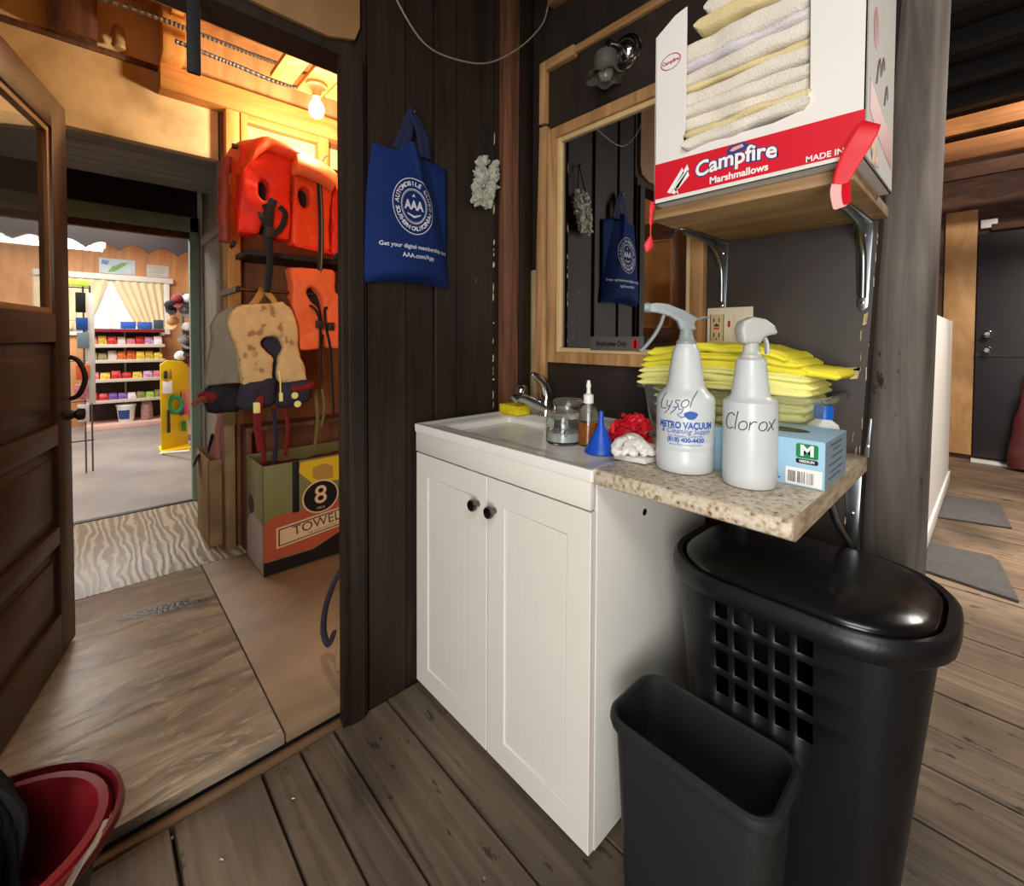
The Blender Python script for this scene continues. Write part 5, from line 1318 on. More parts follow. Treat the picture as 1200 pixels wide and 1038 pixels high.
# shelf behind the vests
B0 = at(-2.55, 1.05, 1.5)
sh = thing('vest_rack', 'dark wooden rack with a rail that the life vests hang from', 'rack', B0)
MB().box(-2.735, -2.46, 0.56, 1.66, 1.545, 1.57).build('upper_board', M['dark_v'], sh, bevel=0.002)
MB().box(-2.735, -2.60, 0.585, 1.66, 0.66, 0.685).build('lower_board', M['brown_post'], sh, bevel=0.002)
MB().tube([(-2.44, 0.50, 2.035), (-2.44, 1.66, 2.035)], 0.012, 10).build('rail', M['dark_steel'], sh)
for y in (0.585, 1.62):
    MB().box(-2.735, -2.60, y, y + 0.025, 0.04, 0.66).build('side_panel', M['brown_post'], sh, bevel=0.002)
    MB().box(-2.735, -2.425, y, y + 0.02, 2.02, 2.05).build('rail_arm', M['jamb'], sh)
MB().tube([(-2.41, 0.50, 1.37), (-2.41, 1.66, 1.37)], 0.008, 10).build('lower_rail', M['dark_steel'], sh)
for y in (0.505, 1.63): MB().box(-2.735, -2.40, y, y + 0.018, 1.36, 1.385).build('rail_arm', M['jamb'], sh)

def shell_mesh(poly, x, thick, seed, voxel=0.010, it=9, amp=0.011):
    """a padded shape cut to an outline: solid slab, evenly re-meshed, softened and creased"""
    og = ORG[0]; at()
    o = MB().prism(poly, lambda u, v, t: (t, u, v), x - thick / 2, x + thick / 2).build('tmp', M['orange'], smooth=False)
    m1 = o.modifiers.new('r', 'REMESH'); m1.mode = 'VOXEL'; m1.voxel_size = voxel
    m2 = o.modifiers.new('s', 'SMOOTH'); m2.factor = 0.5; m2.iterations = it
    ev = o.evaluated_get(bpy.context.evaluated_depsgraph_get()); me = ev.to_mesh()
    mb = MB().add([tuple(v.co) for v in me.vertices], [tuple(p.vertices) for p in me.polygons])
    ev.to_mesh_clear(); bpy.data.objects.remove(o)
    ORG[0] = og
    mb.wrinkle(amp, 9, seed); mb.wrinkle(amp * 0.3, 36, seed)
    return mb


def vest2(nm, lab, x, poly, mat, thick=0.085, seed=1.0, lining=None, amp=0.011):
    zs_ = [p[1] for p in poly]; ys_ = [p[0] for p in poly]
    B0 = at(x, (min(ys_) + max(ys_)) / 2, max(zs_))
    t = thing(nm, lab, 'life vest', B0, group=GV)
    shell_mesh(poly, x, thick, seed, amp=amp).build('shell', mat, t, angle=80)
    if lining: MB().box(x - 0.030, x - 0.012, *lining).build('lining', M['black_cloth'], t, bevel=0.006)
    return t


GV = 'life vests hanging in the store room'


def web(t, pts, w, mat, nm='strap', th=0.004, nrm=(1, 0, 0)):
    p = smooth_path(pts, 5)
    return MB().sweep(p, [w] * len(p), th, nrm, 8).build(nm, mat, t)


vA = vest2('life_vest', 'red orange life vest at the left of the upper rack, with a knotted black strap', -2.40, [(0.520, 2.025), (0.513, 1.825), (0.508, 1.617), (0.593, 1.622), (0.606, 1.70), (0.606, 1.785), (0.590, 1.825), (0.594, 1.868), (0.616, 1.888), (0.640, 1.867), (0.638, 1.815), (0.620, 1.782), (0.621, 1.70), (0.633, 1.620), (0.722, 1.614), (0.735, 1.788), (0.738, 1.928), (0.745, 2.025), (0.637, 2.03)], M['orange2'], seed=2.0, lining=(0.53, 0.72, 1.64, 1.99))
web(vA, [(-2.355, 0.612, 1.77), (-2.350, 0.63, 1.72), (-2.35, 0.622, 1.62), (-2.352, 0.635, 1.50), (-2.36, 0.622, 1.36)], 0.030, M['black_cloth'])
web(vA, [(-2.345, 0.65, 1.80), (-2.335, 0.632, 1.74), (-2.338, 0.628, 1.64), (-2.345, 0.63, 1.56)], 0.036, M['black_cloth'])
web(vA, [(-2.345, 0.632, 1.625), (-2.335, 0.655, 1.64), (-2.335, 0.685, 1.68), (-2.34, 0.70, 1.74), (-2.345, 0.675, 1.77)], 0.026, M['black_cloth'])
web(vA, [(-2.345, 0.625, 1.66), (-2.335, 0.600, 1.70), (-2.345, 0.595, 1.73)], 0.028, M['black_cloth'])
MB().box(-2.352, -2.330, 0.612, 0.65, 1.615, 1.665).build('buckle', M['slot'], vA, bevel=0.004)
vB = vest2('life_vest', 'red orange life vest with one long striped strap hanging down its front', -2.41, [(0.752, 2.015), (0.748, 1.822), (0.738, 1.600), (0.802, 1.600), (0.810, 1.776), (0.786, 1.803), (0.767, 1.853), (0.774, 1.886), (0.797, 1.899), (0.826, 1.894), (0.824, 1.834), (0.816, 1.785), (0.817, 1.595), (0.925, 1.592), (0.930, 1.827), (0.935, 2.01)], M['orange'], seed=3.0, lining=(0.755, 0.90, 1.62, 1.99))
web(vB, [(-2.362, 0.868, 1.93), (-2.355, 0.872, 1.78), (-2.355, 0.872, 1.6), (-2.36, 0.866, 1.45)], 0.026, M['black_cloth'])
web(vB, [(-2.358, 0.872, 1.93), (-2.351, 0.876, 1.78), (-2.351, 0.876, 1.6), (-2.356, 0.870, 1.46)], 0.007, M['grey_web'], 'stripe')
web(vB, [(-2.365, 0.75, 1.60), (-2.358, 0.84, 1.59), (-2.365, 0.93, 1.585)], 0.010, M['orange2'], 'hem_tape')
# third vest laid over the top of the rail
B0 = at(-2.42, 0.72, 2.03)
vC = thing('life_vest', 'pale orange life vest laid folded along the top of the upper rack', 'life vest', B0, group=GV)
P = smooth_path([(-2.43, 0.505, 1.93), (-2.42, 0.535, 2.00), (-2.42, 0.60, 2.055), (-2.42, 0.70, 2.062), (-2.42, 0.80, 2.045), (-2.42, 0.90, 2.01), (-2.43, 0.955, 1.96)], 5)
m = len(P); mb = MB().sweep(P, [0.20] * m, [0.06 + 0.02 * math.sin(5 * k / m) for k in range(m)], (0.25, 0, 1), 16, 3.0); mb.wrinkle(0.016, 10, 5); mb.wrinkle(0.004, 40, 5)
mb.build('shell', M['orange'], vC, angle=70)
P = smooth_path([(-2.335, 0.74, 1.985), (-2.325, 0.80, 1.985), (-2.325, 0.87, 1.965), (-2.335, 0.935, 1.935)], 5); m = len(P)
mb = MB().sweep(P, [0.11] * m, [0.07] * m, (1, 0, 0.4), 14, 3.0); mb.wrinkle(0.008, 14, 6); mb.build('collar', M['orange3'], vC, angle=70)
for k, y in enumerate((0.615, 0.90)):
    MB().tube([(-2.40, y, 2.06), (-2.39, y + 0.015, 2.09), (-2.39, y + 0.025, 2.085)], 0.004, 6).build('drawstring', M['redcloth'], vC)
# faded vest edge-on at the far left of the rail
B0 = at(-2.52, 0.49, 1.98)
vD = thing('life_vest', 'faded pinkish life vest seen edge-on at the left end of the upper rack', 'life vest', B0, group=GV)
P = smooth_path([(-2.52, 0.485, 1.60), (-2.50, 0.478, 1.75), (-2.51, 0.485, 1.88), (-2.52, 0.50, 1.97)], 5); m = len(P)
mb = MB().sweep(P, [0.17] * m, [0.05] * m, (0.15, 1, 0), 14, 3.0); mb.wrinkle(0.012, 10, 8); mb.build('shell', mk('faded pink nylon', (150, 62, 48), 0.6, var=0.1, bump=0.3, bscale=14), vD, angle=70)
web(vD, [(-2.40, 0.50, 1.59), (-2.41, 0.49, 1.56), (-2.48, 0.50, 1.57)], 0.02, M['black_cloth'])
vE = vest2('life_vest', 'bright red life vest at the right of the upper rack, beside the doorway', -2.43, [(0.950, 1.982), (0.942, 1.833), (0.940, 1.589), (1.02, 1.56), (1.10, 1.57), (1.10, 1.975)], M['orange2'], seed=9.0, lining=None)
web(vE, [(-2.385, 0.94, 1.55), (-2.37, 0.985, 1.60), (-2.37, 1.03, 1.61)], 0.024, M['black_cloth'])
vF = vest2('life_vest', 'orange life vest hanging on the lower rail, two black straps in front', -2.40, [(0.724, 1.493), (0.736, 1.377), (0.752, 1.216), (0.768, 1.087), (0.863, 1.088), (0.872, 1.166), (0.869, 1.303), (0.835, 1.332), (0.803, 1.375), (0.808, 1.405), (0.835, 1.412), (0.872, 1.372), (0.890, 1.327), (0.890, 1.204), (0.896, 1.097), (0.974, 1.096), (0.982, 1.222), (0.979, 1.371), (0.944, 1.385), (0.949, 1.494), (0.836, 1.493)], M['orange3'], seed=4.0, lining=(0.765, 0.96, 1.12, 1.46))
for pts in ([(-2.355, 0.815, 1.31), (-2.345, 0.845, 1.28), (-2.345, 0.862, 1.20), (-2.35, 0.862, 0.95)], [(-2.355, 0.905, 1.30), (-2.345, 0.885, 1.29), (-2.345, 0.892, 1.20), (-2.35, 0.915, 1.08), (-2.35, 0.93, 0.75)]):
    web(vF, pts, 0.014, M['black_cloth'])
MB().box(-2.352, -2.330, 0.84, 0.875, 1.195, 1.235).build('buckle', M['slot'], vF, bevel=0.004)
MB().box(-2.352, -2.330, 0.90, 0.93, 1.185, 1.225).build('buckle', M['slot'], vF, bevel=0.004)

# tan yoke vest and the grey one behind it
def yoke(nm, lab, x, pts, ws, mat, band, seed, thick=0.07):
    B0 = at(x, pts[len(pts) // 2][0], max(p[1] for p in pts))
    t = thing(nm, lab, 'life vest', B0, group=GV)
    shell_mesh(pts, x, thick, seed, amp=0.009).build('shell', mat, t, angle=80)
    for y0, y1, z0, z1, m_ in band:
        nn = 14; zc = (z0 + z1) / 2
        b2 = MB().sweep([(x + 0.008, y0 + (y1 - y0) * q / nn, zc + 0.008 * math.sin(5 * q / nn + seed)) for q in range(nn + 1)], [(z1 - z0) * min(1, 0.72 + 1.6 * min(q, nn - q) / nn) for q in range(nn + 1)], [0.078 * min(1, 0.45 + 3 * min(q, nn - q) / nn) for q in range(nn + 1)], (1, 0, 0), 18, 3.0)
        b2.wrinkle(0.010, 12, seed + y0 * 10); b2.wrinkle(0.003, 40, seed); b2.build('waist_band', m_, t, angle=70)
    return t


vT = yoke('life_vest', 'tan printed yoke life vest with a navy waist band', -2.36,
          [(0.467, 1.262), (0.458, 1.208), (0.466, 1.155), (0.490, 1.102), (0.503, 1.048), (0.508, 0.925), (0.571, 0.925), (0.640, 0.93), (0.641, 1.05), (0.614, 1.074), (0.590, 1.108), (0.594, 1.142), (0.633, 1.150), (0.672, 1.150), (0.684, 1.1), (0.662, 1.062), (0.664, 0.93), (0.721, 0.925), (0.795, 0.922), (0.779, 1.01), (0.760, 1.07), (0.749, 1.215), (0.728, 1.28), (0.683, 1.322), (0.647, 1.312), (0.599, 1.303), (0.556, 1.296), (0.502, 1.290)], None, M['tan'],
          [(0.495, 0.655, 0.815, 0.955, M['navy']), (0.655, 0.812, 0.82, 0.945, M['navy']), (0.700, 0.835, 0.888, 0.928, M['redcloth'])], 3.0)
MB().box(-2.378, -2.362, 0.57, 0.73, 0.93, 1.20).build('lining', M['navy'], vT, bevel=0.01)
web(vT, [(-2.345, 0.545, 1.28), (-2.35, 0.575, 1.32), (-2.37, 0.60, 1.36), (-2.41, 0.615, 1.385)], 0.030, M['mustard'])
web(vT, [(-2.345, 0.665, 1.285), (-2.35, 0.645, 1.33), (-2.37, 0.625, 1.36), (-2.41, 0.62, 1.385)], 0.026, M['mustard'])
web(vT, [(-2.335, 0.665, 0.99), (-2.325, 0.668, 0.93), (-2.325, 0.668, 0.85)], 0.007, M['yel2'], 'zip')
MB().box(-2.322, -2.314, 0.660, 0.676, 0.845, 0.885).build('zip_pull', M['yel2'], vT, bevel=0.002)
web(vT, [(-2.33, 0.57, 0.885), (-2.31, 0.575, 0.86), (-2.315, 0.565, 0.76), (-2.33, 0.585, 0.62)], 0.034, M['redcloth'])
tgm = MB()
for dz in (0.0, 0.042): tgm.lathe([(0.002, -0.004), (0.016, -0.003), (0.016, 0.003), (0.002, 0.004)], 12, M=Matrix.Translation((-2.312, 0.728 + dz * 0.3, 0.868 - dz)) @ Matrix.Rotation(PI / 2, 4, 'Y'))
tgm.build('toggle', M['yel2'], vT)
MB().box(-2.318, -2.306, 0.548, 0.578, 0.80, 0.852).build('face_charm', M['yel2'], vT, bevel=0.006)
vG = yoke('life_vest', 'grey cotton yoke life vest with a dark band, half hidden behind the tan one', -2.47,
          [(0.483, 1.291), (0.441, 1.258), (0.409, 1.196), (0.416, 1.121), (0.407, 1.06), (0.381, 0.93), (0.438, 0.93), (0.522, 0.93), (0.538, 1.043), (0.530, 1.099), (0.52, 1.156), (0.52, 1.225), (0.519, 1.289)], None, M['greycloth'],
          [(0.385, 0.535, 0.79, 0.925, M['black_cloth']), (0.372, 0.44, 0.845, 0.905, M['redcloth'])], 6.0)
web(vG, [(-2.43, 0.395, 0.86), (-2.42, 0.37, 0.875), (-2.42, 0.335, 0.845)], 0.022, mk('rust webbing', (140, 70, 40), 0.8))
web(vG, [(-2.43, 0.48, 0.80), (-2.42, 0.475, 0.74)], 0.05, mk('olive fur tail', (96, 78, 44), 0.9))

# webbing ends dangling below
GW = 'webbing straps dangling from the vests'
for y, zt, zb, w, m_, lab in ((0.66, 0.80, 0.50, 0.022, 'navy', 'navy strap dangling below the tan vest'), (0.715, 0.80, 0.56, 0.018, 'redcloth', 'dark red strap dangling below the tan vest'), (0.605, 0.68, 0.46, 0.026, 'redcloth', 'wide dark red strap dangling over the lower board'), (0.86, 0.88, 0.58, 0.020, 'greenish', 'olive strap dangling at the right of the tan vest'), (0.895, 0.88, 0.68, 0.016, 'greenish', 'short olive strap dangling at the right of the tan vest')):
    B0 = at(-2.42, y, zt)
    p = smooth_path([(-2.41, y, zt), (-2.40, y + 0.008, (zt + zb) / 2), (-2.405, y - 0.006, zb)], 6)
    tag(MB().sweep(p, [w] * len(p), 0.004, (1, 0.15, 0), 8).build('webbing_strap', M[m_]), lab, 'strap', GW)
    tag(MB().tube([(-2.41, y, zt - 0.004), (-2.43, y, zt + 0.02)], 0.004, 6).build('strap_hook', M['dark_steel']), 'small dark hook holding the ' + lab.split(' dangling')[0] + lab[lab.index(' dangling'):], 'hook', 'strap hooks') if False else None

# towel set carton
X0, X1, Y0, Y1, Z0, Z1 = -2.58, -2.285, 0.578, 1.22, 0.041, 0.555
B0 = at(-2.43, 0.90, Z0)
tw = thing('towel_set_carton', 'colourful printed carton reading Towel Set with a big number 8 on the store room floor', 'box', B0)
mb = MB(); mb.box(X1 - 0.005, X1, Y0, Y1, Z0, Z1); mb.box(X0, X0 + 0.005, Y0, Y1, Z0, Z1); mb.box(X0, X1, Y0, Y0 + 0.005, Z0, Z1); mb.box(X0, X1, Y1 - 0.005, Y1, Z0, Z1); mb.box(X0, X1, Y0, Y1, Z0, Z0 + 0.005)
mb.build('carton', M['tb_green'], tw, bevel=0.002)
pf = lambda u, v, w: (X1 + 0.0006 + w, u, v)
for nm, m_, poly, w in (('coral_print', 'tb_coral', [(Y0 + 0.001, 0.11), (0.80, 0.11), (1.0, 0.175), (1.215, 0.23), (1.215, 0.33), (Y0 + 0.06, 0.315), (Y0 + 0.001, 0.285)], 0),
                        ('black_print', 'tb_black', [(Y0 + 0.001, 0.045), (1.215, 0.045), (1.215, 0.235), (1.0, 0.18), (0.80, 0.105), (Y0 + 0.001, 0.105)], 0.0003),
                        ('yellow_print', 'tb_yellow', [(0.735, 0.50), (0.745, 0.545), (1.215, 0.553), (1.215, 0.40), (1.0, 0.42), (0.80, 0.43)], 0),
                        ('brown_print', 'mustard', [(0.80, 0.46), (0.80, 0.51), (0.86, 0.52), (0.90, 0.50), (0.90, 0.44), (0.83, 0.44)], 0.0003)):
    mb = MB(); put_poly(mb, poly, pf, w); mb.build(nm, M[m_], tw)
mb = MB(); put_poly(mb, ellipse(0.089, 0.082, 36, 0.838, 0.360), pf, 0.0006); put_poly(mb, [(0.633, 0.157), (1.16, 0.205), (1.16, 0.300), (0.633, 0.255)], pf, 0.0006)
mb.build('cream_border', M['tb_cream'], tw)
mb = MB(); put_poly(mb, ellipse(0.082, 0.075, 36, 0.838, 0.360), pf, 0.0010)
put_poly(mb, [(0.642, 0.166), (1.152, 0.212), (1.152, 0.292), (0.642, 0.247)], pf, 0.0010); mb.build('black_badge', M['ink_black'], tw)
mb = MB(); put_poly(mb, [(0.648, 0.171), (1.147, 0.217), (1.147, 0.287), (0.648, 0.242)], pf, 0.0014); put_text(mb, '8', 0.125, pf, 0.838, 0.365, 0.001, sx=1.05, w=0.0014); put_text(mb, 'PIECE', 0.016, pf, 0.838, 0.303, w=0.0014)
mb.build('cream_print', M['tb_cream'], tw)
mb = MB(); put_text(mb, 'TOWEL SET', 0.064, pf, 0.882, 0.236, 0.0004, rot=0.09, sx=1.05, w=0.0018); put_text(mb, 'bath towels, hand towels, washcloths', 0.014, pf, 0.88, 0.203, rot=0.09, w=0.0018); mb.build('lettering', mk('brown lettering', (90, 64, 50), 0.6), tw)
MB().box(X1, X1 + 0.004, 0.705, 0.735, 0.31, 0.555).build('slot_strap', M['black_cloth'], tw, bevel=0.001)
pe = lambda u, v, w: (u, Y0 - 0.0006 - w, v)
mb = MB(); put_poly(mb, [(X0 + 0.01, 0.05), (X1 - 0.002, 0.05), (X1 - 0.002, 0.28), (X0 + 0.10, 0.30), (X0 + 0.01, 0.22)], pe); mb.build('end_print', M['tb_pink'], tw)
mb = MB(); put_poly(mb, ellipse(0.05, 0.045, 20, X0 + 0.09, 0.33), pe, 0.0004); mb.build('end_badge', M['ink_black'], tw)
B0 = at(-2.43, 0.85, 0.46)
mb = MB().grid(lambda a, b_: (-2.57 + 0.28 * b_, 0.59 + 0.62 * a, 0.505 + 0.03 * noise.noise(Vector((a * 6, b_ * 4, 1))) - 0.02 * math.cos(PI * (a - 0.5))), 20, 10)
tag(mb.build('vest_heap', M['redcloth'], solid=0.02), 'dark red cloth heap filling the open towel set carton', 'cloth')

# tall cardboard box with cloth in it
X0, X1, Y0, Y1, Z0, Z1 = -3.14, -2.80, 0.452, 0.574, 0.041, 0.50
B0 = at(-2.97, 0.513, Z0)
cb = thing('cardboard_box', 'tall open cardboard box standing in the passage by the pale green door frame', 'box', B0)
mb = MB(); mb.box(X1 - 0.005, X1, Y0, Y1, Z0, Z1); mb.box(X0, X0 + 0.005, Y0, Y1, Z0, Z1 + 0.01); mb.box(X0, X1, Y0, Y0 + 0.005, Z0, Z1 + 0.005); mb.box(X0, X1, Y1 - 0.005, Y1, Z0, Z1); mb.box(X0, X1, Y0, Y1, Z0, Z0 + 0.005)
mb.build('carton', M['cardboard'], cb, bevel=0.002)
MB().add([(X0, Y0, Z1), (X0 + 0.12, Y0, Z1), (X0 + 0.11, Y0 - 0.03, Z1 - 0.07), (X0 + 0.02, Y0 - 0.025, Z1 - 0.08)], [(0, 1, 2, 3)]).build('flap', M['jamb'], cb, solid=0.004)
B0 = at(-2.90, 0.52, 0.45)
p = smooth_path([(-2.95, 0.52, 0.40), (-2.93, 0.505, 0.50), (-2.90, 0.515, 0.62), (-2.88, 0.53, 0.76), (-2.87, 0.54, 0.86)], 6)
mb = MB().sweep(p, [0.06 + 0.03 * math.sin(k * 0.3) for k in range(len(p))], 0.03, (0.4, -1, 0), 12); mb.wrinkle(0.008, 16, 3)
ck = thing('striped_cloth', 'pink cloth with black and white piping drooping into the tall cardboard box', 'cloth', B0)
mb.build('cloth', mk('pink cloth', (190, 130, 116), 0.8, var=0.15), ck)
p = smooth_path([(-2.99, 0.495, 0.49), (-2.95, 0.482, 0.53), (-2.90, 0.490, 0.62)], 6)
MB().tube(p, 0.008, 8).build('piping', M['black_cloth'], ck)

# board and hose against the doorway
B0 = at(-1.48, 0.60, 0.04)
mb = MB().prism([(0.0, 0.041), (0.035, 0.041), (0.03, 0.37), (0.018, 0.37)], lambda u, v, t: (-1.50 + t + 0.12 * v, 0.588 + u, v), 0, 0.02)
tag(mb.build('leaning_board', M['cardboard'], bevel=0.002), 'narrow tan board leaning inside the doorway next to a black hose', 'board')
B0 = at(-1.55, 0.60, 0.2)
p = smooth_path([(-1.50, 0.612, 0.36), (-1.53, 0.598, 0.30), (-1.58, 0.592, 0.20), (-1.60, 0.594, 0.11), (-1.585, 0.606, 0.07), (-1.56, 0.615, 0.12)], 6)
tag(MB().tube(p, 0.013, 10, flat=0.6).build('hose_end', M['navy']), 'dark hose curled inside the doorway beside the narrow tan board', 'hose')

# ================================================================== SHOP
def shopbox(nm, lab, cat, mat, x0, x1, y0, y1, z0, z1, group=None, bevel=0.004, wr=0.0, seed=1.0):
    at((x0 + x1) / 2, (y0 + y1) / 2, z0)
    mb = MB().box(x0, x1, y0, y1, z0, z1)
    return tag(mb.build(nm, mat, bevel=bevel), lab, cat, group)


B0 = at(-7.40, 0.34, 0.036)
gs = thing('display_shelving', 'beige metal shop shelving under the curtained window', 'shelving', B0)
MB().box(-7.63, -7.61, -0.02, 0.72, 0.04, 1.24).build('back_panel', M['shelf_back'], gs)
for y in (-0.02, 0.34, 0.70): MB().box(-7.63, -7.595, y, y + 0.02, 0.04, 1.25).build('upright', M['shelf_metal'], gs)
for z in (0.355, 0.605, 0.835, 1.02, 1.205):
    s_ = MB().box(-7.61, -7.24, -0.02, 0.72, z, z + 0.02).build('shelf', M['shelf_metal'], gs, bevel=0.002)
    MB().box(-7.242, -7.232, -0.02, 0.72, z - 0.005, z + 0.035).build('price_rail', M['shelf_metal'] if z < 1.2 else M['redcloth'], s_, bevel=0.001)
MB().box(-7.61, -7.20, -0.04, 0.72, 0.037, 0.10).build('base_deck', mk('pink plinth', (214, 176, 166), 0.5), gs, bevel=0.003)
CM = {'pink': mk('pink packets', (216, 120, 130), 0.45, var=0.6, vscale=34), 'red': mk('red packets', (196, 40, 44), 0.45, var=0.6, vscale=34), 'white': mk('white packets', (226, 214, 214), 0.45, var=0.2, vscale=18),
      'orange': mk('orange packets', (228, 110, 40), 0.45, var=0.55, vscale=34), 'yellow': mk('yellow packets', (230, 186, 60), 0.45, var=0.5, vscale=34), 'olive': mk('olive packets', (140, 128, 76), 0.5, var=0.3, vscale=18),
      'purple': mk('purple packets', (120, 84, 170), 0.45, var=0.55, vscale=34), 'lilac': mk('lilac packets', (196, 150, 190), 0.45, var=0.55, vscale=34), 'green': mk('green packets', (150, 190, 60), 0.45, var=0.55, vscale=34)}
rows = [(1.04, ['pink', 'yellow', 'red', 'white', 'pink', 'red', 'lilac', 'white'], 0.105, 'top'), (0.855, ['olive', 'olive', 'white', 'orange', 'orange', 'yellow', 'yellow', 'yellow'], 0.11, 'second'),
        (0.625, ['pink', 'yellow', 'red', 'red', 'yellow', 'lilac', 'pink'], 0.10, 'third'), (0.375, ['red', 'red', 'purple', 'purple', 'white', 'olive', 'green', 'olive'], 0.09, 'lowest')]
proto = None; rnd = random.Random(17)
mb = MB(); n_ = 9
def pk(a, b_):
    return None
rings = []
for zz, w_, d_ in ((0, 0.9, 0.7), (0.01, 1.0, 1.0), (0.35, 1.02, 1.1), (0.75, 0.98, 0.8), (0.93, 0.96, 0.25), (1.0, 0.97, 0.12)):
    rings.append(rrect(0.5 * d_, w_, 0.06, 3, zz))
at(); pk_mesh = MB().loft(rings)
for z, cols_, h, nm in rows:
    w = 0.70 / len(cols_)
    for k, c in enumerate(cols_):
        at()
        o = MB(); o.v = list(pk_mesh.v); o.f = list(pk_mesh.f)
        hh = h * rnd.uniform(0.8, 1.05)
        o.warp(lambda v: Vector((v.x * 0.12, v.y * w * 0.92, v.z * hh)))
        o.wrinkle(0.006, 20, k + z * 3)
        ob = o.build('candy_packet', CM[c], loc=(-7.33 + rnd.uniform(-0.03, 0.02), 0.0 + w * (k + 0.5), z + 0.004))
        tag(ob, '%s candy packet, %s from the left on the %s packed shelf' % (c, ('first', 'second', 'third', 'fourth', 'fifth', 'sixth', 'seventh', 'eighth')[k], nm), 'packet', 'candy packets on the shop shelving')
for k, (y, m_, lab) in enumerate(((0.30, 'ink_blue2', 'blue box on top of the shop shelving, left of the two'), (0.46, 'ink_blue2', 'blue box on top of the shop shelving, next to the dark framed card'))):
    shopbox('snack_box', lab, 'box', M[m_], -7.36, -7.25, y, y + 0.14, 1.243, 1.33, 'blue boxes on the shelving')
shopbox('framed_card', 'dark framed card on the right end of the shop shelving', 'sign', mk('teal and navy card', (50, 74, 84), 0.4, var=0.3), -7.30, -7.28, 0.615, 0.715, 1.243, 1.36)
B0 = at(-7.35, 0.36, 0.101)
tbk = thing('plastic_tub', 'white plastic tub with blue print on the bottom deck of the shelving', 'tub', B0)
MB().lathe([(0.072, 0.0), (0.092, 0.19), (0.098, 0.19), (0.098, 0.215), (0.09, 0.215)], 24, (-7.33, 0.34, 0.101)).build('tub', M['white_pl'], tbk)
mb = MB(); fnc = lambda u, v, w: (-7.33 + (0.078 + 0.095 * (v)) * math.cos(-0.35 + u / 0.085) + 0.003, 0.34 + (0.080 + 0.095 * v) * math.sin(-0.35 + u / 0.085), 0.101 + v)
mb.grid(lambda a, b_: fnc(-0.055 + 0.11 * a, 0.04 + 0.11 * b_, 0), 10, 3); mb.build('label', M['ink_blue'], tbk)
at(-7.33, 0.52, 0.101)
mb = MB().lathe([(0.05, 0), (0.062, 0.02), (0.062, 0.18), (0.045, 0.23), (0.02, 0.24)], 16, (-7.33, 0.54, 0.101)); mb.wrinkle(0.01, 16, 2)
tag(mb.build('grain_sack', mk('pinkish mesh sack', (164, 130, 120), 0.8, var=0.3, vscale=30)), 'pinkish mesh sack beside the white tub on the bottom deck', 'sack')

# curtains and posters
def curtain(y_top0, y_top1, y_bot0, y_bot1, lab):
    B0 = at(-7.62, (y_top0 + y_top1) / 2, 1.2)
    mb = MB().grid(lambda a, b_: (-7.645 + 0.012 * math.sin(a * 40 + b_ * 3), (y_top0 + (y_top1 - y_top0) * a) * b_ ** 0.8 + (y_bot0 + (y_bot1 - y_bot0) * a) * (1 - b_ ** 0.8), 1.21 + 0.65 * b_), 50, 12)
    tag(mb.build('curtain', M['curtain'], solid=0.003), lab, 'curtain', 'curtains in the shop window')
curtain(-0.44, 0.215, -0.44, -0.02, 'cream curtain drawn to the left side of the shop window')
curtain(0.23, 0.76, 0.52, 0.76, 'cream curtain drawn to the right side of the shop window')
B0 = at(-7.69, 0.29, 1.95)
p1 = thing('wall_map', 'pale blue and green map sheet on the panelling above the curtained window', 'poster', B0)
MB().box(-7.698, -7.693, 0.12, 0.47, 1.945, 2.135).build('sheet', mk('pale blue paper', (190, 208, 216), 0.5, var=0.12, vscale=7), p1)
pw = lambda u, v, w: (-7.6925 + w, u, v)
mb = MB(); put_poly(mb, [(0.20, 1.96), (0.27, 1.975), (0.36, 2.05), (0.40, 2.10), (0.34, 2.095), (0.24, 2.03)], pw); mb.build('green_land', mk('green print area', (126, 170, 96), 0.5, var=0.2, vscale=20), p1)
mb = MB(); put_poly(mb, [(0.14, 2.06), (0.20, 2.05), (0.22, 2.10), (0.15, 2.115)], pw); mb.build('blue_patch', mk('blue print area', (110, 140, 196), 0.5), p1)
B0 = at(-7.69, 0.70, 1.95)
p2 = thing('wall_notice', 'pale grey notice sheet on the panelling, right of the map sheet', 'poster', B0)
MB().box(-7.698, -7.693, 0.585, 0.82, 1.945, 2.10).build('sheet', mk('pale notice paper', (206, 204, 196), 0.5, var=0.1, vscale=20), p2)
mb = MB()
for k in range(5): put_poly(mb, [(0.61, 1.97 + 0.024 * k), (0.79 - 0.02 * (k % 2), 1.97 + 0.024 * k), (0.79 - 0.02 * (k % 2), 1.975 + 0.024 * k), (0.61, 1.975 + 0.024 * k)], pw)
mb.build('faint_lines', mk('faint grey print', (160, 158, 152), 0.6), p2)

# lit tube
B0 = at(-5.8, -0.4, 2.0)
tl = thing('tube_light', 'lit white strip light glimpsed under the scalloped awning board', 'light', B0)
MB().box(-5.86, -5.74, -1.2, 0.14, 1.985, 2.03).build('housing', M['shop_white'], tl, bevel=0.004)
MB().box(-5.85, -5.75, -1.18, 0.12, 1.955, 1.985).build('diffuser', M['tube'], tl, bevel=0.006)
for y in (-0.9, -0.1): MB().tube([(-5.8, y, 2.03), (-5.8, y, 2.42)], 0.004, 6).build('hanger', M['steel'], tl)

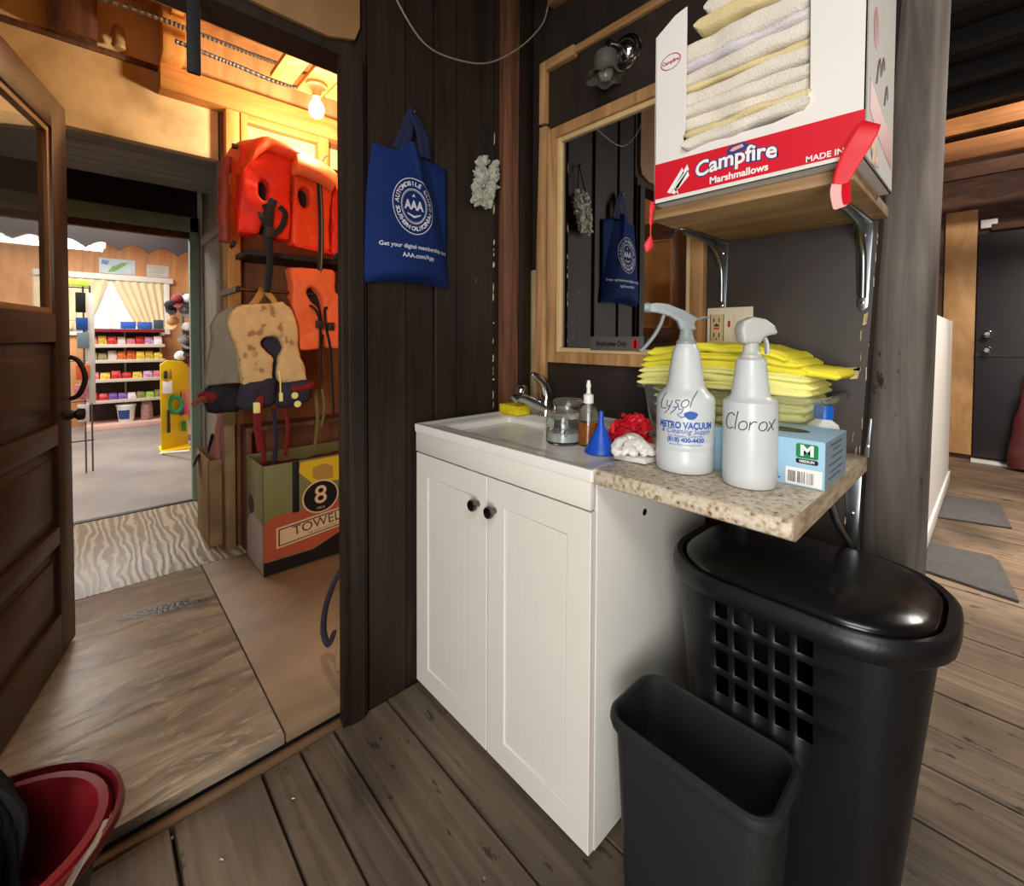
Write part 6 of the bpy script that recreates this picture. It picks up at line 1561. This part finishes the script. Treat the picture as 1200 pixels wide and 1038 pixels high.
# caps on a rack
B0 = at(-6.05, 0.70, 0.9)
ck = thing('cap_rack', 'wire rack of caps at the right of the shop shelving', 'rack', B0)
MB().tube([(-6.05, 0.76, 0.04), (-6.05, 0.76, 1.62)], 0.015, 10).build('post', M['steel'], ck)
MB().lathe([(0.16, 0.0), (0.16, 0.01), (0.02, 0.02)], 20, (-6.05, 0.76, 0.037)).build('foot', M['steel'], ck)
capm = {'black': mk('black felt', (26, 24, 26), 0.85), 'white': mk('white felt', (216, 212, 208), 0.85, var=0.1), 'grey': mk('mottled grey felt', (128, 124, 124), 0.85, var=0.4, vscale=14), 'red': mk('maroon felt', (120, 44, 50), 0.85), 'tan': mk('tan felt', (190, 140, 96), 0.85)}
cap_pos = [('black', 0.645, 1.46, 'upper left'), ('red', 0.70, 1.53, 'topmost left'), ('white', 0.80, 1.54, 'topmost right'), ('grey', 0.755, 1.43, 'upper right'), ('tan', 0.66, 1.30, 'middle left'), ('white', 0.79, 1.24, 'middle right'), ('grey', 0.75, 1.10, 'lower middle'), ('black', 0.79, 1.02, 'lower right'), ('white', 0.72, 0.93, 'bottom left'), ('red', 0.80, 0.90, 'bottom right')]
rnd = random.Random(9)
for c, y, z, pos in cap_pos:
    B0 = at(-5.93, y, z)
    t = thing('cap', '%s cap on the wire rack, %s' % ({'grey': 'mottled grey', 'red': 'maroon'}.get(c, c), pos), 'cap', B0, rnd.uniform(-0.4, 0.4), 'caps on the wire rack')
    Rr = Matrix.Translation(B0) @ Matrix.Rotation(0.7, 4, 'Y')
    mb = MB().lathe([(0.054, 0), (0.056, 0.018), (0.049, 0.044), (0.030, 0.062), (0.008, 0.07), (0.0, 0.07)], 18, M=Rr); mb.wrinkle(0.008, 18, y * 9)
    mb.build('crown', capm[c], t)
    MB().prism([(0.0, -0.05), (0.06, -0.048), (0.10, -0.02), (0.10, 0.02), (0.06, 0.048), (0.0, 0.05)], lambda u, v, q: Rr @ Vector((u + 0.02, v, q - 0.05 * u)), 0.0, 0.005).build('brim', capm[c] if c != 'white' else capm['black'], t)
    tag_ = MB().tube([(-6.05, 0.76, z + 0.01), tuple(Rr @ Vector((-0.03, 0, 0.03)))], 0.004, 6).build('peg', M['steel'], ck)
    tag_.matrix_parent_inverse.identity()
for o in [c_ for c_ in ck.children if c_.name.startswith('peg')]: pass

# yellow rack with hanging goods
B0 = at(-5.45, 0.62, 0.037)
yr = thing('yellow_rack', 'tall yellow display board with hanging goods beside the pale green door frame', 'rack', B0)
mb = MB(); mb.prism([(0.505, 0.06), (0.745, 0.06), (0.745, 0.86), (0.70, 0.90), (0.56, 0.92), (0.505, 0.88)], lambda u, v, t: (-5.45 - t - (u - 0.505) * 0.9, u, v), 0, 0.03); mb.build('board', M['yellow_rack'], yr, bevel=0.003)
MB().box(-5.68, -5.40, 0.50, 0.74, 0.037, 0.06).build('foot', M['yellow_rack'], yr, bevel=0.003)
def hang(nm, lab, cat, mat, y, z0, z1, w, grp, kind='bag'):
    x = -5.43 - (y - 0.505) * 0.9
    B0 = at(x, y, z1)
    t = thing(nm, lab, cat, B0, group=grp)
    if kind == 'coil':
        MB().tube([(x + 0.02, y + w * math.cos(q), (z0 + z1) / 2 + (z1 - z0) / 2 * math.sin(q)) for q in [2 * PI * k / 24 for k in range(24)]], 0.018, 10, closed=True).build('loop', mat, t)
    elif kind == 'brush':
        MB().lathe([(0.008, 0), (0.022, 0.02), (0.022, 0.07), (0.009, 0.10), (0.008, (z1 - z0) * 0.95), (0.003, z1 - z0)], 12, (x + 0.03, y, z0)).build('body', mat, t)
    else:
        mb = MB().loft([rrect(0.012, w, 0.005, 2, z0, x + 0.02, y), rrect(0.03, w, 0.012, 2, z0 + (z1 - z0) * 0.3, x + 0.02, y), rrect(0.028, w * 0.95, 0.012, 2, z0 + (z1 - z0) * 0.7, x + 0.02, y), rrect(0.008, w * 0.95, 0.003, 2, z1, x + 0.02, y)]); mb.build('body', mat, t)
    MB().tube([(x - 0.005, y, z1 + 0.012), (x + 0.03, y, z1 + 0.010), (x + 0.028, y, z1 - 0.006)], 0.003, 6).build('hook', M['steel'], t)
GR = 'goods hung on the yellow board'
hang('goods_card', 'white carded packet on the yellow board', 'packet', M['white_pl'], 0.56, 0.60, 0.72, 0.08, GR)
hang('goods_tool', 'dark hand tool high on the yellow board', 'tool', M['slot'], 0.545, 0.745, 0.82, 0.03, GR)
hang('goods_tool', 'tan handled tool high on the yellow board', 'tool', M['mustard'], 0.585, 0.74, 0.82, 0.022, GR)
hang('goods_coil', 'green looped cord on the yellow board', 'cord', mk('green cord', (40, 150, 100), 0.5), 0.625, 0.40, 0.56, 0.05, GR, 'coil')
for k, y in enumerate((0.675, 0.705, 0.735)):
    hang('goods_brush', '%s brush hanging at the right of the yellow board' % ('brown', 'pink', 'rose')[k], 'brush', (M['brown_post'], mk('pink handle', (214, 90, 140), 0.4), mk('rose handle', (226, 120, 150), 0.4))[k], y, 0.36, 0.60, 0.02, GR, 'brush')
hang('goods_tool', 'black pliers low on the yellow board', 'tool', M['slot'], 0.565, 0.22, 0.44, 0.026, GR)
hang('goods_card', 'green packet low on the yellow board', 'packet', mk('green card', (30, 140, 60), 0.5), 0.70, 0.20, 0.30, 0.04, GR)
B0 = at(-5.3, 0.6, 0.05)
br = thing('white_stick', 'thin white stick lying on the grey shop floor by the yellow board', 'stick', B0)
MB().tube([(-5.37, 0.50, 0.05), (-4.92, 0.66, 0.13)], 0.009, 8).build('rod', M['white_pl'], br)
MB().lathe([(0.016, 0), (0.02, 0.008), (0.012, 0.022)], 10, (-5.37, 0.50, 0.037)).build('tip', M['white_pl'], br)

# blue and white hanging bag stack between shelving and board
at(-7.0, 0.70, 0.2)
mb = MB().box(-7.05, -6.95, 0.66, 0.76, 0.04, 0.62); mb.wrinkle(0.03, 8, 2)
tag(mb.build('chip_sack', mk('blue and white sacks', (112, 118, 176), 0.6, var=0.5, vscale=9), bevel=0.02, seg=3), 'blue and white sack standing at the right end of the shelving', 'sack')

# wire stand at the left
B0 = at(-5.05, -0.06, 0.037)
ws = thing('wire_stand', 'slim wire display stand at the left of the shop view', 'stand', B0)
for y in (-0.02, 0.02):
    MB().tube([(-5.05 + (0.02 if y < 0 else -0.02), y, 0.04), (-5.05, y, 1.56)], 0.006, 8).build('leg', M['dark_steel'], ws)
for z in (0.30, 0.62, 0.95, 1.28, 1.54):
    MB().tube([(-5.05, -0.22, z), (-5.05, 0.03, z)], 0.005, 6).build('crossbar', M['dark_steel'], ws)
MB().tube([(-5.05, -0.22, 0.04), (-5.05, -0.22, 1.60)], 0.006, 8).build('leg', M['dark_steel'], ws)
MB().box(-5.04, -5.03, -0.0, 0.045, 0.60, 1.50).build('side_strip', M['shop_white'], ws, bevel=0.002)
GT = 'goods on the wire stand'
for k, (y, z0, z1, w, m_, lab) in enumerate(((-0.04, 1.55, 1.60, 0.12, mk('neon green card', (206, 240, 90), 0.5), 'neon green header card on the wire stand'), (-0.03, 1.20, 1.30, 0.07, M['ink_blue2'], 'blue packet on the wire stand'), (-0.025, 1.05, 1.18, 0.07, M['glove_blue2'], 'pale blue packet on the wire stand'),
                                     (-0.03, 0.80, 0.92, 0.08, M['orange3'], 'orange packet on the wire stand'), (-0.04, 0.64, 0.76, 0.08, CM['pink'], 'pink packet on the wire stand'), (-0.03, 0.46, 0.60, 0.07, CM['white'], 'white packet on the wire stand'), (-0.035, 1.34, 1.50, 0.06, M['black_cloth'], 'dark tangled item on the wire stand'))):
    shopbox('stand_packet', lab, 'packet', m_, -5.045, -5.015, y - w / 2, y + w / 2, z0, z1, GT)
at()
